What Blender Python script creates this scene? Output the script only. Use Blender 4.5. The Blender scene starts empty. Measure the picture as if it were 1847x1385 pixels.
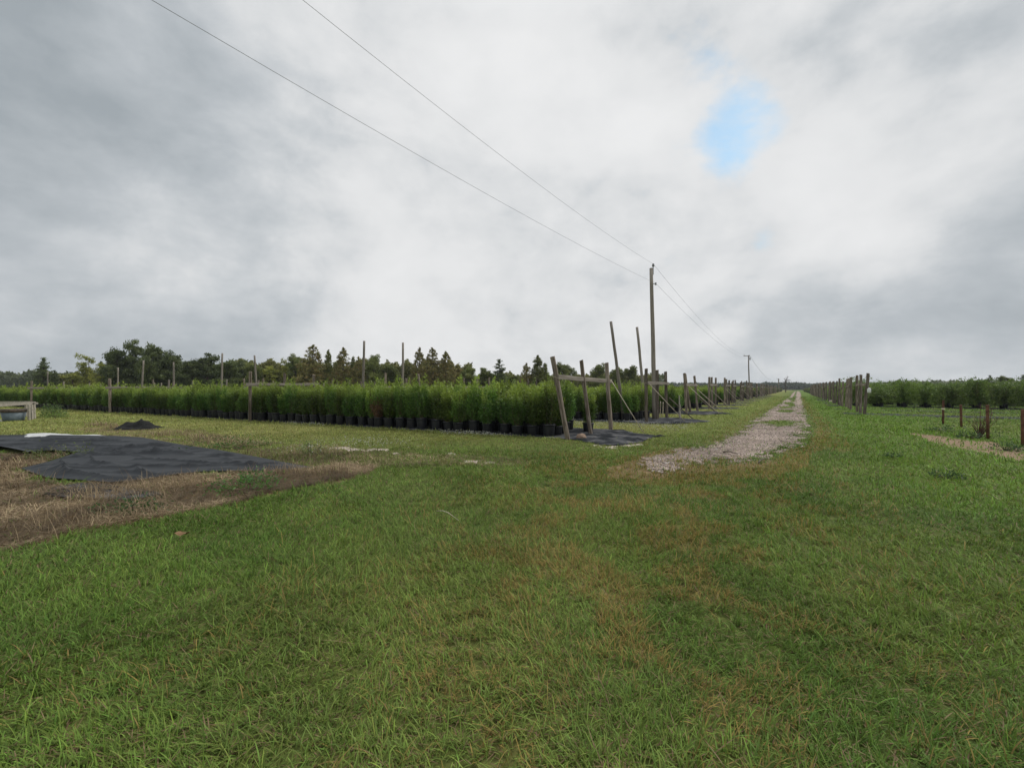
import bpy, math, random
import numpy as np
from mathutils import Vector, Matrix, geometry

rng = np.random.default_rng(11)
random.seed(11)
S = bpy.context.scene
COL = S.collection
R = math.radians
PI = math.pi

# ------------------------------------------------------------------ camera
EYE = 1.65
F = 770.0            # focal length in pixels of the 1847-wide frame
HZ = 701.0           # horizon row
CX = 923.5
cam_d = bpy.data.cameras.new('camera')
cam_d.sensor_width = 36.0
cam_d.lens = F / 1847 * 36
cam_d.shift_y = (HZ - 692.5) / 1847
cam_d.clip_start = 0.05
cam_d.clip_end = 6000
cam = bpy.data.objects.new('camera', cam_d)
COL.objects.link(cam)
cam.location = (0, 0, EYE)
cam.rotation_euler = (R(90), 0, 0)
S.camera = cam

def gp(px, py):
    """ground point seen at a pixel of the photograph"""
    Y = EYE * F / (py - HZ)
    return ((px - CX) / F * Y, Y)
def at(px, py, Y):
    return Vector(((px - CX) / F * Y, Y, EYE - (py - HZ) / F * Y))

# track directions: s runs along the gravel track, t to its right
DX, DY = 0.5526, 0.8335
def st(s, t):
    return (DX * s + DY * t, DY * s - DX * t)
def to_st(x, y):
    return DX * x + DY * y, DY * x - DX * y
SKEW = 0.103         # the planting rows are a little off square
def bed(k, ds, t):   # point of left bed k, ds metres deep, at t
    s = 12.6 + 8.45 * k + ds + SKEW * (t + 6.1)
    return st(s, t)

# ------------------------------------------------------------------ noise
_perm = np.random.default_rng(5).random((256, 256))
def vnoise(x, y):
    xi = np.floor(x).astype(int); yi = np.floor(y).astype(int)
    fx = x - xi; fy = y - yi
    fx = fx * fx * (3 - 2 * fx); fy = fy * fy * (3 - 2 * fy)
    a = _perm[xi & 255, yi & 255]; b = _perm[(xi + 1) & 255, yi & 255]
    c = _perm[xi & 255, (yi + 1) & 255]; d = _perm[(xi + 1) & 255, (yi + 1) & 255]
    return (a * (1 - fx) + b * fx) * (1 - fy) + (c * (1 - fx) + d * fx) * fy
def fbm(x, y, o=4):
    x = np.asarray(x, float); y = np.asarray(y, float)
    v = 0; a = .5; n = 0
    for i in range(o):
        v = v + a * vnoise(x * 2 ** i + 17.3 * i, y * 2 ** i + 9.1 * i); n += a; a *= .5
    return v / n
def sstep(a, b, x):
    t = np.clip((x - a) / (b - a), 0, 1)
    return t * t * (3 - 2 * t)

# ------------------------------------------------------------------ mesh helpers
def mesh_np(name, V, faces, mat, col=None, smooth=False):
    """V (n,3); faces: list of int arrays (m,k)"""
    V = np.asarray(V, np.float32)
    me = bpy.data.meshes.new(name)
    me.vertices.add(len(V)); me.vertices.foreach_set('co', V.ravel())
    loops = np.concatenate([f.ravel() for f in faces]).astype(np.int32)
    tot = np.concatenate([np.full(len(f), f.shape[1], np.int32) for f in faces])
    start = np.concatenate([[0], np.cumsum(tot)[:-1]]).astype(np.int32)
    me.loops.add(len(loops)); me.loops.foreach_set('vertex_index', loops)
    me.polygons.add(len(tot)); me.polygons.foreach_set('loop_start', start)
    try: me.polygons.foreach_set('loop_total', tot)
    except Exception: pass
    me.update(calc_edges=True)
    if smooth: me.polygons.foreach_set('use_smooth', np.ones(len(tot), bool))
    if col is not None:
        a = me.color_attributes.new('col', 'FLOAT_COLOR', 'POINT')
        c = np.ones((len(V), 4), np.float32); c[:, :3] = col
        a.data.foreach_set('color', c.ravel())
    if mat: me.materials.append(mat)
    return me

class MB:
    """collects pieces, then becomes ONE mesh"""
    def __init__(self): self.v = []; self.f = []
    def add(self, v, f):
        o = len(self.v); self.v += [tuple(p) for p in v]; self.f += [tuple(i + o for i in q) for q in f]
    def box(self, c, s, rot=None, bev=0.0):
        c = Vector(c); hx, hy, hz = [q / 2 for q in s]
        vs = [Vector((sx * hx, sy * hy, sz * hz)) for sz in (-1, 1) for sx, sy in ((-1, -1), (1, -1), (1, 1), (-1, 1))]
        if rot is not None: vs = [rot @ q for q in vs]
        self.add([c + q for q in vs], [(3, 2, 1, 0), (4, 5, 6, 7), (0, 1, 5, 4), (1, 2, 6, 5), (2, 3, 7, 6), (3, 0, 4, 7)])
    def tube(self, pts, rad, n=8, cap=True):
        pts = [Vector(p) for p in pts]
        if not isinstance(rad, (list, tuple)): rad = [rad] * len(pts)
        rings = []
        for i, p in enumerate(pts):
            d = (pts[min(i + 1, len(pts) - 1)] - pts[max(i - 1, 0)])
            if d.length < 1e-9: d = Vector((0, 0, 1))
            d.normalize()
            u = d.cross(Vector((0, 1, 0)) if abs(d.y) < .9 else Vector((1, 0, 0))).normalized(); w = d.cross(u)
            rings.append([p + (u * math.cos(2 * PI * k / n) + w * math.sin(2 * PI * k / n)) * rad[i] for k in range(n)])
        v = [q for r in rings for q in r]; f = []
        for i in range(len(pts) - 1):
            for k in range(n):
                a = i * n + k; b = i * n + (k + 1) % n
                f.append((a, b, b + n, a + n))
        if cap:
            f.append(tuple(range(n))[::-1]); f.append(tuple((len(pts) - 1) * n + k for k in range(n)))
        self.add(v, f)
    def mesh(self, name, mat, smooth=False):
        me = bpy.data.meshes.new(name); me.from_pydata(self.v, [], self.f); me.update()
        if smooth:
            for p in me.polygons: p.use_smooth = True
        me.materials.append(mat); return me

def link(name, data, parent=None, loc=(0, 0, 0), rot=(0, 0, 0)):
    o = bpy.data.objects.new(name, data); COL.objects.link(o)
    o.location = loc; o.rotation_euler = rot
    if parent: o.parent = parent
    return o
def tag(o, label, cat, group=None, kind=None):
    if label: o['label'] = label
    if cat: o['category'] = cat
    if group: o['group'] = group
    if kind: o['kind'] = kind
    return o
def thing(name, label, cat, loc, rz=0, group=None):
    return tag(link(name, None, None, loc, (0, 0, rz)), label, cat, group)

# ------------------------------------------------------------------ materials
def nt(name):
    m = bpy.data.materials.new(name); m.use_nodes = True
    n = m.node_tree; n.nodes.clear()
    return m, n
def N(n, t, **kw):
    q = n.nodes.new(t)
    for k, v in kw.items():
        if k in q.inputs.keys() if isinstance(k, str) else False: q.inputs[k].default_value = v
        else: setattr(q, k, v)
    return q
def L(n, a, ao, b, bi): n.links.new(a.outputs[ao], b.inputs[bi])
def ramp(n, stops, interp='LINEAR'):
    r = n.nodes.new('ShaderNodeValToRGB'); r.color_ramp.interpolation = interp
    e = r.color_ramp.elements
    while len(e) < len(stops): e.new(.5)
    for q, (p, c) in zip(e, stops):
        q.position = p; q.color = (c[0], c[1], c[2], 1)
    return r

def leaf_mat(name, trans=.25, rough=.5, spec=.3, lo=.82, hi=1.15):
    m, n = nt(name)
    a = N(n, 'ShaderNodeAttribute', attribute_name='col')
    oi = N(n, 'ShaderNodeObjectInfo')
    mr = N(n, 'ShaderNodeMapRange'); mr.inputs[3].default_value = lo; mr.inputs[4].default_value = hi
    L(n, oi, 'Random', mr, 0)
    mx = N(n, 'ShaderNodeMixRGB', blend_type='MULTIPLY'); mx.inputs[0].default_value = 1
    L(n, a, 'Color', mx, 1); L(n, mr, 0, mx, 2)
    b = N(n, 'ShaderNodeBsdfPrincipled'); b.inputs['Roughness'].default_value = rough
    b.inputs['Specular IOR Level'].default_value = spec
    L(n, mx, 0, b, 'Base Color')
    t = N(n, 'ShaderNodeBsdfTranslucent'); L(n, mx, 0, t, 'Color')
    s = N(n, 'ShaderNodeMixShader'); s.inputs[0].default_value = trans
    L(n, b, 0, s, 1); L(n, t, 0, s, 2)
    o = N(n, 'ShaderNodeOutputMaterial'); L(n, s, 0, o, 0)
    return m

def noise_mat(name, stops, scale=4, detail=6, rough=.8, spec=.3, bump=.3, bdist=.01, stretch=(1, 1, 1), objvar=.25, bscale=None, coord='Object'):
    m, n = nt(name)
    tc = N(n, 'ShaderNodeTexCoord'); mp = N(n, 'ShaderNodeMapping'); mp.inputs['Scale'].default_value = stretch
    oi = N(n, 'ShaderNodeObjectInfo')
    va = N(n, 'ShaderNodeVectorMath', operation='ADD'); 
    cmb = N(n, 'ShaderNodeVectorMath', operation='SCALE'); cmb.inputs[0].default_value = (37, 61, 19); L(n, oi, 'Random', cmb, 3)
    L(n, tc, coord, mp, 0); L(n, mp, 0, va, 0); L(n, cmb, 0, va, 1)
    no = N(n, 'ShaderNodeTexNoise'); no.inputs['Scale'].default_value = scale; no.inputs['Detail'].default_value = detail; no.inputs['Roughness'].default_value = .65
    L(n, va, 0, no, 'Vector')
    r = ramp(n, stops); L(n, no, 'Fac', r, 0)
    mr = N(n, 'ShaderNodeMapRange'); mr.inputs[3].default_value = 1 - objvar; mr.inputs[4].default_value = 1 + objvar
    L(n, oi, 'Random', mr, 0)
    mx = N(n, 'ShaderNodeMixRGB', blend_type='MULTIPLY'); mx.inputs[0].default_value = 1
    L(n, r, 0, mx, 1); L(n, mr, 0, mx, 2)
    b = N(n, 'ShaderNodeBsdfPrincipled'); b.inputs['Roughness'].default_value = rough; b.inputs['Specular IOR Level'].default_value = spec
    L(n, mx, 0, b, 'Base Color')
    if bump:
        n2 = N(n, 'ShaderNodeTexNoise'); n2.inputs['Scale'].default_value = bscale or scale * 3; n2.inputs['Detail'].default_value = 5
        L(n, va, 0, n2, 'Vector')
        bp = N(n, 'ShaderNodeBump'); bp.inputs['Strength'].default_value = bump; bp.inputs['Distance'].default_value = bdist
        L(n, n2, 'Fac', bp, 'Height'); L(n, bp, 0, b, 'Normal')
    o = N(n, 'ShaderNodeOutputMaterial'); L(n, b, 0, o, 0)
    return m

M = {}
M['grass'] = leaf_mat('grass_blades', .30, .55, .12)
M['leaf'] = leaf_mat('shrub_leaves', .42, .42, .35, .72, 1.28)
M['tree'] = leaf_mat('tree_leaves', .30, .55, .25)
M['timber'] = noise_mat('weathered_timber', [(.28, (.05, .038, .029)), (.48, (.14, .112, .086)), (.66, (.30, .26, .21)), (.8, (.40, .36, .30))], 3.2, 8, .85, .2, .6, .01, (6, 6, .55), .38)
M['grey_timber'] = noise_mat('grey_round_timber', [(.25, (.10, .085, .068)), (.5, (.21, .185, .155)), (.8, (.33, .30, .26))], 3, 8, .85, .2, .5, .01, (6, 6, .4), .18)
M['pale_timber'] = noise_mat('silvered_rail_timber', [(.25, (.17, .15, .12)), (.5, (.34, .31, .26)), (.8, (.48, .44, .38))], 3, 8, .85, .2, .5, .01, (5, 5, 5), .15)
M['brace'] = noise_mat('pale_brace_pole', [(.3, (.28, .24, .18)), (.7, (.50, .44, .34))], 5, 4, .7, .3, .2, .004, (1, 1, 1), .2)
M['dark_brace'] = noise_mat('dark_brace_pole', [(.3, (.06, .05, .04)), (.7, (.16, .13, .10))], 5, 4, .8, .2, .2, .004)
M['pot'] = noise_mat('black_nursery_pot', [(.3, (.007, .008, .010)), (.7, (.022, .023, .027))], 9, 5, .45, .4, .15, .004, (1, 1, 1), .3)
M['soil'] = noise_mat('potting_soil', [(.3, (.02, .013, .008)), (.7, (.07, .045, .03))], 30, 5, .95, .1, .6, .01)
M['stem'] = noise_mat('shrub_stem', [(.3, (.06, .04, .025)), (.7, (.16, .12, .08))], 12, 4, .85, .2, .4, .005)
M['bark'] = noise_mat('tree_bark', [(.3, (.035, .027, .02)), (.7, (.13, .105, .085))], 3, 6, .9, .15, .6, .03, (3, 3, .6))
M['cloth'] = noise_mat('woven_black_cloth', [(.3, (.008, .009, .011)), (.55, (.015, .017, .0195)), (.8, (.036, .038, .041))], 1.6, 8, .5, .13, .3, .012, (1, 1, 1), .05, 14)
M['heap'] = noise_mat('dusty_dark_cloth', [(.3, (.006, .006, .006)), (.6, (.016, .016, .015)), (.8, (.04, .037, .032))], 5, 8, .8, .12, .5, .03)
M['mat'] = noise_mat('dust_and_sheen_weed_mat', [(.30, (.010, .011, .013)), (.46, (.026, .028, .031)), (.57, (.075, .076, .080)), (.76, (.20, .18, .165))], 1.5, 8, .9, .02, .5, .02, (1, 1, 1), .05, 9)  # grey stops hold dust and also paint the mat's sheen into its colour
M['white_sheet'] = noise_mat('white_plastic_sheet', [(.3, (.42, .42, .41)), (.7, (.72, .72, .71))], 3, 5, .5, .4, .4, .02)
M['rust'] = noise_mat('rusty_steel', [(.3, (.04, .022, .015)), (.5, (.105, .048, .028)), (.75, (.19, .095, .055))], 9, 6, .8, .3, .4, .004)
M['wire'] = noise_mat('grey_cable', [(.3, (.16, .165, .17)), (.7, (.22, .225, .23))], 5, 2, .6, .4, 0)
M['metal'] = noise_mat('galvanised_metal', [(.3, (.22, .23, .24)), (.7, (.42, .43, .44))], 9, 4, .5, .5, .1)
M['porcelain'] = noise_mat('insulator', [(.3, (.20, .20, .21)), (.7, (.33, .33, .34))], 9, 2, .3, .5, 0)
M['tub'] = noise_mat('blue_grey_plastic', [(.3, (.06, .085, .10)), (.7, (.13, .16, .18))], 4, 5, .6, .4, .2)
M['tub_rim'] = noise_mat('stained_rim', [(.3, (.03, .025, .02)), (.7, (.11, .08, .06))], 7, 5, .7, .3, .2)
M['rock'] = noise_mat('tan_rock', [(.3, (.18, .12, .085)), (.7, (.36, .26, .19))], 7, 6, .9, .2, .6, .02)
M['gravel'] = leaf_mat('gravel_stones', .0, .9, .15)
M['clay'] = noise_mat('dry_leaf', [(.3, (.09, .05, .025)), (.7, (.19, .115, .06))], 9, 4, .8, .2, .3)
M['cream'] = noise_mat('cream_plastic', [(.3, (.45, .40, .28)), (.7, (.62, .57, .43))], 5, 4, .6, .3, .1)
M['white_plastic'] = noise_mat('white_plastic', [(.3, (.5, .5, .49)), (.7, (.72, .72, .70))], 5, 4, .5, .4, .1)

# ------------------------------------------------------------------ world and light
sun_dir = Vector((.62, .22, .75)).normalized()
sun_el = math.asin(sun_dir.z); sun_az = math.atan2(sun_dir.x, sun_dir.y)
W = bpy.data.worlds.new('World'); S.world = W; W.use_nodes = True
n = W.node_tree; n.nodes.clear()
tc = N(n, 'ShaderNodeTexCoord')
sep = N(n, 'ShaderNodeSeparateXYZ'); L(n, tc, 'Generated', sep, 0)
def math_(op, a=None, b=None, clamp=False):
    q = n.nodes.new('ShaderNodeMath'); q.operation = op; q.use_clamp = clamp
    for i, v in enumerate((a, b)):
        if v is None: continue
        if isinstance(v, (int, float)): q.inputs[i].default_value = v
        else: n.links.new(v, q.inputs[i])
    return q.outputs[0]
zc = math_('MAXIMUM', sep.outputs[2], 0.0)
inv = math_('DIVIDE', 1.0, math_('ADD', zc, .30))
cu = math_('MULTIPLY', sep.outputs[0], inv); cv = math_('MULTIPLY', sep.outputs[1], inv)
cmb = N(n, 'ShaderNodeCombineXYZ'); n.links.new(cu, cmb.inputs[0]); n.links.new(cv, cmb.inputs[1])
def wn(scale, detail, rough, dist, off, plane=True):
    mp = N(n, 'ShaderNodeMapping'); mp.inputs['Location'].default_value = off
    L(n, cmb if plane else tc, 0 if plane else 'Generated', mp, 0)
    if not plane: mp.inputs['Scale'].default_value = (1, 1, 1.6)
    q = N(n, 'ShaderNodeTexNoise'); q.inputs['Scale'].default_value = scale; q.inputs['Detail'].default_value = detail
    q.inputs['Roughness'].default_value = rough; q.inputs['Distortion'].default_value = dist
    L(n, mp, 0, q, 'Vector'); return q.outputs['Fac']
n_big = wn(.55, 5, .5, .4, (3.1, 1.7, 0))
n_mid = wn(2.2, 10, .50, .25, (8.2, 4.4, 0), False)
n_fine = wn(6.0, 10, .60, .15, (1.2, 7.4, 0), False)
def dotd(px, py):
    v = Vector(((px - CX) / F, 1, (HZ - py) / F)).normalized()
    q = N(n, 'ShaderNodeVectorMath', operation='DOT_PRODUCT'); q.inputs[1].default_value = v
    nm = N(n, 'ShaderNodeVectorMath', operation='NORMALIZE'); L(n, tc, 'Generated', nm, 0); L(n, nm, 0, q, 0)
    return q.outputs['Value']
def blob(px, py, c0, c1):   # 1 near a direction, 0 away from it
    q = n.nodes.new('ShaderNodeMapRange'); q.interpolation_type = 'SMOOTHSTEP'
    n.links.new(dotd(px, py), q.inputs[0]); q.inputs[1].default_value = c0; q.inputs[2].default_value = c1
    return q.outputs[0]
f = math_('ADD', math_('MULTIPLY', n_big, .45), math_('MULTIPLY', n_mid, 1.0))
f = math_('ADD', f, math_('MULTIPLY', n_fine, .50)); f = math_('SUBTRACT', f, .425)
for bx_, by_, c_, a_ in ((950, 330, .70, .11), (1230, 470, .90, .02), (480, 330, .94, .06), (150, 310, .985, .05), (1150, 620, .96, .03), (260, 600, .975, .05), (560, 590, .97, .03),
                         (-60, 430, .72, -.06), (340, 205, .94, -.03), (1900, 330, .78, -.035), (1450, 655, .985, -.06), (420, 530, .95, -.03), (60, 560, .95, -.05), (1720, 600, .96, -.04)):
    f = math_('ADD', f, math_('MULTIPLY', blob(bx_, by_, c_, 1.0), a_))
cr = ramp(n, [(.26, (.255, .283, .305)), (.43, (.345, .370, .392)), (.54, (.425, .445, .462)), (.62, (.50, .512, .522)), (.72, (.555, .562, .568)), (.90, (.60, .604, .608))])
n.links.new(f, cr.inputs[0])
# an overcast sky is brightest overhead
zen = n.nodes.new('ShaderNodeMapRange'); zen.interpolation_type = 'SMOOTHSTEP'; n.links.new(sep.outputs[2], zen.inputs[0]); zen.inputs[1].default_value = .64; zen.inputs[2].default_value = .95; zen.inputs[3].default_value = 1.0; zen.inputs[4].default_value = 2.4
sky = N(n, 'ShaderNodeTexSky', sky_type='NISHITA'); sky.sun_disc = False
sky.sun_elevation = sun_el; sky.sun_rotation = sun_az
b_sky = N(n, 'ShaderNodeBackground'); b_sky.inputs[1].default_value = .13
bl = N(n, 'ShaderNodeMixRGB', blend_type='MULTIPLY'); bl.inputs[0].default_value = 1; bl.inputs[2].default_value = (.80, 1.06, 1.0, 1); L(n, sky, 0, bl, 1); L(n, bl, 0, b_sky, 0)
b_cl = N(n, 'ShaderNodeBackground'); L(n, zen, 0, b_cl, 1); L(n, cr, 0, b_cl, 0)
# gap in the clouds
gapn = math_('ADD', math_('MULTIPLY', n_mid, .5), math_('MULTIPLY', n_fine, .9))
hb = math_('ADD', math_('ADD', math_('MULTIPLY', blob(1345, 240, .9945, 1.0), .80), math_('MULTIPLY', blob(1310, 205, .992, 1.0), .40)), math_('MULTIPLY', blob(1400, 458, .9965, 1.0), .28))
hb = math_('ADD', hb, math_('MULTIPLY', blob(1245, 190, .988, 1.0), .40))
hb = math_('ADD', hb, math_('MULTIPLY', math_('SUBTRACT', .70, gapn), 4.2))
hs = n.nodes.new('ShaderNodeMapRange'); hs.interpolation_type = 'SMOOTHSTEP'; n.links.new(hb, hs.inputs[0]); hs.inputs[1].default_value = .50; hs.inputs[2].default_value = 1.9
cover = math_('SUBTRACT', 1.0, math_('MULTIPLY', hs.outputs[0], math_('MULTIPLY', blob(1330, 260, .94, .985), .74)), True)
mixw = N(n, 'ShaderNodeMixShader'); n.links.new(cover, mixw.inputs[0]); L(n, b_sky, 0, mixw, 1); L(n, b_cl, 0, mixw, 2)
ow = N(n, 'ShaderNodeOutputWorld'); L(n, mixw, 0, ow, 0)

sl = bpy.data.lights.new('sun', 'SUN'); sl.energy = 1.5; sl.angle = R(22); sl.color = (1, .95, .88)
so = bpy.data.objects.new('sun', sl); COL.objects.link(so); so.location = (30, -10, 60)
so.rotation_euler = (-sun_dir).to_track_quat('-Z', 'Y').to_euler()
S.view_settings.view_transform = 'Standard'; S.view_settings.look = 'None'
S.view_settings.exposure = 0.48; S.view_settings.gamma = 1.0
S.cycles.max_bounces = 6; S.cycles.diffuse_bounces = 3; S.cycles.transparent_max_bounces = 4

# ------------------------------------------------------------------ regions of the ground (world coordinates)
def poly(pts): return np.array([gp(*p) for p in pts])
def inside(P, x, y):
    c = np.zeros(x.shape, bool); j = len(P) - 1
    for i in range(len(P)):
        xi, yi = P[i]; xj, yj = P[j]
        with np.errstate(divide='ignore', invalid='ignore'):
            m = ((yi > y) != (yj > y)) & (x < (xj - xi) * (y - yi) / (yj - yi) + xi)
        c ^= m; j = i
    return c
def warp(x, y, amp, fr):
    return x + amp * (fbm(x * fr, y * fr, 4) - .5) * 2, y + amp * (fbm(x * fr + 40, y * fr + 13, 4) - .5) * 2
TARP = poly([(-140, 789.5), (0, 790.4), (67, 790), (208, 792), (255, 795), (336, 810.5), (470, 830.6), (567, 845.7), (470, 851), (369, 852.5),
             (319, 857.5), (255, 867.6), (201, 872.6), (84, 864), (37, 847), (91, 835.7), (144, 822), (94, 819), (50, 822), (0, 812), (-140, 806)])
DRY_FRONT = poly([(-260, 818), (40, 818), (140, 818), (95, 836), (40, 846), (84, 864), (201, 872), (319, 857), (470, 851), (567, 845), (640, 832), (700, 838), (680, 854), (595, 872),
                  (520, 886), (440, 906), (330, 926), (240, 946), (160, 958), (0, 988), (-260, 1030)])
DRY_BACK = poly([(150, 768), (200, 762), (290, 776), (345, 774), (430, 785), (480, 796), (560, 806), (640, 822), (640, 836), (567, 846), (470, 831), (336, 811), (255, 795), (150, 786)])
DRY_MID = poly([(540, 802), (700, 815), (880, 822), (960, 834), (880, 842), (760, 842), (620, 832)])
SANDS = [poly([(1060, 799), (1085, 802), (1112, 803), (1137, 800), (1170, 789), (1182, 785), (1178, 791), (1142, 805), (1110, 809), (1068, 805)]), poly([(572, 803), (640, 806), (700, 809), (690, 813), (640, 812), (590, 808)]), poly([(700, 815), (722, 817), (720, 820), (702, 819)]),
         poly([(800, 815), (826, 817), (824, 821), (802, 819)]), poly([(850, 829), (905, 832), (870, 837), (842, 834)])]
SOIL = poly([(1640, 779), (1668, 783), (1720, 789), (1780, 797), (1812, 806), (1900, 812), (2000, 822), (2000, 852), (1900, 841), (1847, 833), (1805, 825), (1744, 812), (1686, 799), (1655, 787)])
ROAD = poly([(1150, 838), (1162, 824), (1200, 815), (1231.5, 808.4), (1274, 796), (1322, 781), (1345, 768), (1367, 754.8), (1395, 736), (1412.6, 723.8), (1424, 716), (1430, 709), (1436, 703.6),
             (1440, 703.6), (1444, 709), (1446, 716.2), (1451, 731), (1458, 754.8), (1459, 775), (1448, 798), (1418, 815), (1384, 826), (1320, 833), (1246, 838), (1232, 848), (1190, 852)])
def mat_poly(k, tl):
    s0, s1 = (.30 if k == 0 else -.3), 3.95
    e = [(s0, tl), (s0 - .15, -6.7), (s0 - .55, -6.1), (s0 - .3, -4.9), (s0 + .9, -4.3), (s0 + 1.8, -3.75), (s0 + 2.7, -3.7), (s0 + 3.6, -4.3), (s1, -4.9), (s1, tl)]
    if k == 0: e = [(s0, tl), (.15, -6.8), (-.2, -6.1), (-.7, -4.95), (-.78, -4.4), (.3, -4.2), (1.6, -3.95), (2.3, -4.1), (3.1, -5.1), (s1, -5.6), (s1, tl)]
    rr = np.random.default_rng(100 + k)
    return np.array([bed(k, a + (rr.normal() * .12 if b > tl + 1 else 0), b + (rr.normal() * .2 if b > tl + 1 else 0)) for a, b in e])
MATS = [mat_poly(k, -70 if k < 6 else -32) for k in range(13)]
RB_S = [35.2, 42.9, 50.6, 58.4, 66.2, 74.0, 81.8, 89.6, 97.4, 105.2, 113, 121, 129, 137, 145]    # right-hand beds, s of their first post
MATS_R = []
for i, s0 in enumerate(RB_S[:8]):
    rr = np.random.default_rng(300 + i); wd = (1.5, .5)[i] if i < 2 else 3.6
    MATS_R.append(np.array([st(s0 + a + rr.normal() * .1 - .05 * (b - 3), b + rr.normal() * .1) for a, b in ((-.6, 3.0), (-.7, 12), (-.6, 30), (-.6, 70), (wd, 70), (wd + .1, 30), (wd + .2, 12), (wd + .1, 2.8), (wd * .5, 2.5))]))

APRON = poly([(1085, 846), (1150, 822), (1180, 812), (1200, 842), (1250, 838), (1390, 826), (1400, 834), (1330, 846), (1240, 856), (1150, 866), (1090, 860)])
def road_dist_noise(x, y):
    return warp(x, y, .28, 1.1)
def on_road(x, y):
    wx, wy = road_dist_noise(x, y)
    ins = inside(ROAD, wx, wy)
    s, t = to_st(x, y)
    # grassy islands on the crown of the track
    mid = np.exp(-((t + .45 - .0035 * s) / .33) ** 2)
    isl = (sstep(20, 46, s) * .36 + sstep(48, 90, s) * .30 + (fbm(s * .22, t * .6, 3) - .5) * 1.5) * mid
    oth = np.zeros(x.shape)
    for ipx, ipy, rs, rt in ((1410, 762.5, 2.6, .8), (1415, 741, 2.6, .5), (1418, 735, 2.4, .55), (1422, 727, 5, .42), (1428, 719, 9, .5)):
        ix, iy = gp(ipx, ipy); a, b = to_st(ix, iy)
        oth = np.maximum(oth, 1 - np.hypot((s - a) / rs, (t - b) / rt) + (fbm(x * 2.5, y * 2.5, 3) - .5) * 1.3)
    # ragged, worn-in border
    rag = fbm(x * 2.4 + 31, y * 2.4, 4)
    wx2, wy2 = warp(x, y, .8, .9)
    core = inside(ROAD, wx2, wy2)
    q = .38
    dep = (inside(ROAD, wx + q, wy).astype(float) + inside(ROAD, wx - q, wy) + inside(ROAD, wx, wy + q * 1.2) + inside(ROAD, wx, wy - q * 1.2)) / 4
    crumb = (dep > .95) | (fbm(x * 5.5, y * 5.5, 3) < .40 + .32 * dep) | (s > 24)
    return ins & (isl < .34) & (oth < .12) & (core | (rag > .5)) & crumb
def dry_amount(x, y):
    wx, wy = warp(x, y, .5, .8)
    d = np.zeros(x.shape)
    d = np.maximum(d, inside(DRY_FRONT, wx, wy) * .93)
    d = np.maximum(d, inside(DRY_BACK, wx, wy) * .55 * sstep(.3, .55, fbm(x * .9 + 4, y * .9, 3)))
    d = np.maximum(d, inside(DRY_MID, wx, wy) * .30)
    return d
def sand_amount(x, y):
    wx, wy = warp(x, y, .3, 1.6)
    d = np.zeros(x.shape)
    for P in SANDS: d = np.maximum(d, inside(P, wx, wy) * (fbm(x * 3, y * 3, 3) > .36))
    return d
def soil_amount(x, y):
    wx, wy = warp(x, y, .35, 1.2)
    return inside(SOIL, wx, wy) * 1.0
def tuft_brown(x, y):
    """yellow-brown tufts in the middle of the foreground and along the track edges"""
    ax, ay = gp(1190, 862); bx, by = gp(1060, 1120)
    ux, uy = bx - ax, by - ay; l2 = ux * ux + uy * uy
    h = np.clip(((x - ax) * ux + (y - ay) * uy) / l2, -.1, 1.0)
    d = np.hypot(x - ax - h * ux, y - ay - h * uy)
    m = np.exp(-(d / (1.3 + 1.2 * (1 - h))) ** 2)
    p = fbm(x * 2.6 + 3, y * 2.6, 3)
    a = np.clip(m * 1.25, 0, 1) * sstep(.47, .62, p) * .95
    a = np.maximum(a, sstep(.55, .72, fbm(x * 1.6 + 9, y * 1.6, 3)) * .30 * np.exp(-((x - 1.0) / 3.2) ** 2))
    return a
def edge_brown(x, y):
    wx, wy = warp(x, y, .35, .7)
    c = ROAD.mean(0)
    a = np.zeros(x.shape)
    # the apron where the gravel runs out
    ap = poly([(1085, 850), (1165, 818), (1240, 806), (1250, 845), (1390, 832), (1460, 800), (1480, 760), (1500, 800), (1440, 850), (1300, 868), (1180, 880), (1100, 868)])
    a = np.maximum(a, inside(ap, wx, wy) * .62)
    s, t = to_st(x, y)
    e = np.exp(-((t - 1.0) / .35) ** 2) + np.exp(-((t + 2.1) / .35) ** 2) * .6
    a = np.maximum(a, np.clip(e, 0, 1) * (s > 14) * .35)
    return a

C_G1 = np.array((.102, .172, .031)); C_G2 = np.array((.134, .208, .038)); C_OL = np.array((.27, .285, .085))
C_VIV = np.array((.150, .250, .036)); C_ST = np.array((.43, .335, .205)); C_BR = np.array((.135, .092, .055)); C_YB = np.array((.34, .255, .075))
def grass_col(x, y):
    n1 = fbm(x * .22, y * .22, 4)[:, None]; n2 = fbm(x * 1.1 + 5, y * 1.1, 3)[:, None]
    c = C_G1 + (C_G2 - C_G1) * sstep(.35, .65, n2)
    s, t = to_st(x, y)
    # mown paler strip on the far left lawn, away from the lens
    ol = (sstep(9, 17, y) * sstep(2.5, -2.5, t + 2))[:, None]
    c = c + (C_OL - c) * (ol * .8 + .22 * sstep(.45, .7, n1))
    viv = (np.exp(-((t - 4.0) / 2.0) ** 2) * sstep(7, 10, s) + .55 * np.exp(-((t - 1.9) / .9) ** 2) * (s > 8) + .4 * np.exp(-((t + 3.4) / 1.2) ** 2) * (s > 14))[:, None]
    c = c + (C_VIV - c) * np.clip(viv, 0, 1) * .8
    return c

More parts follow.
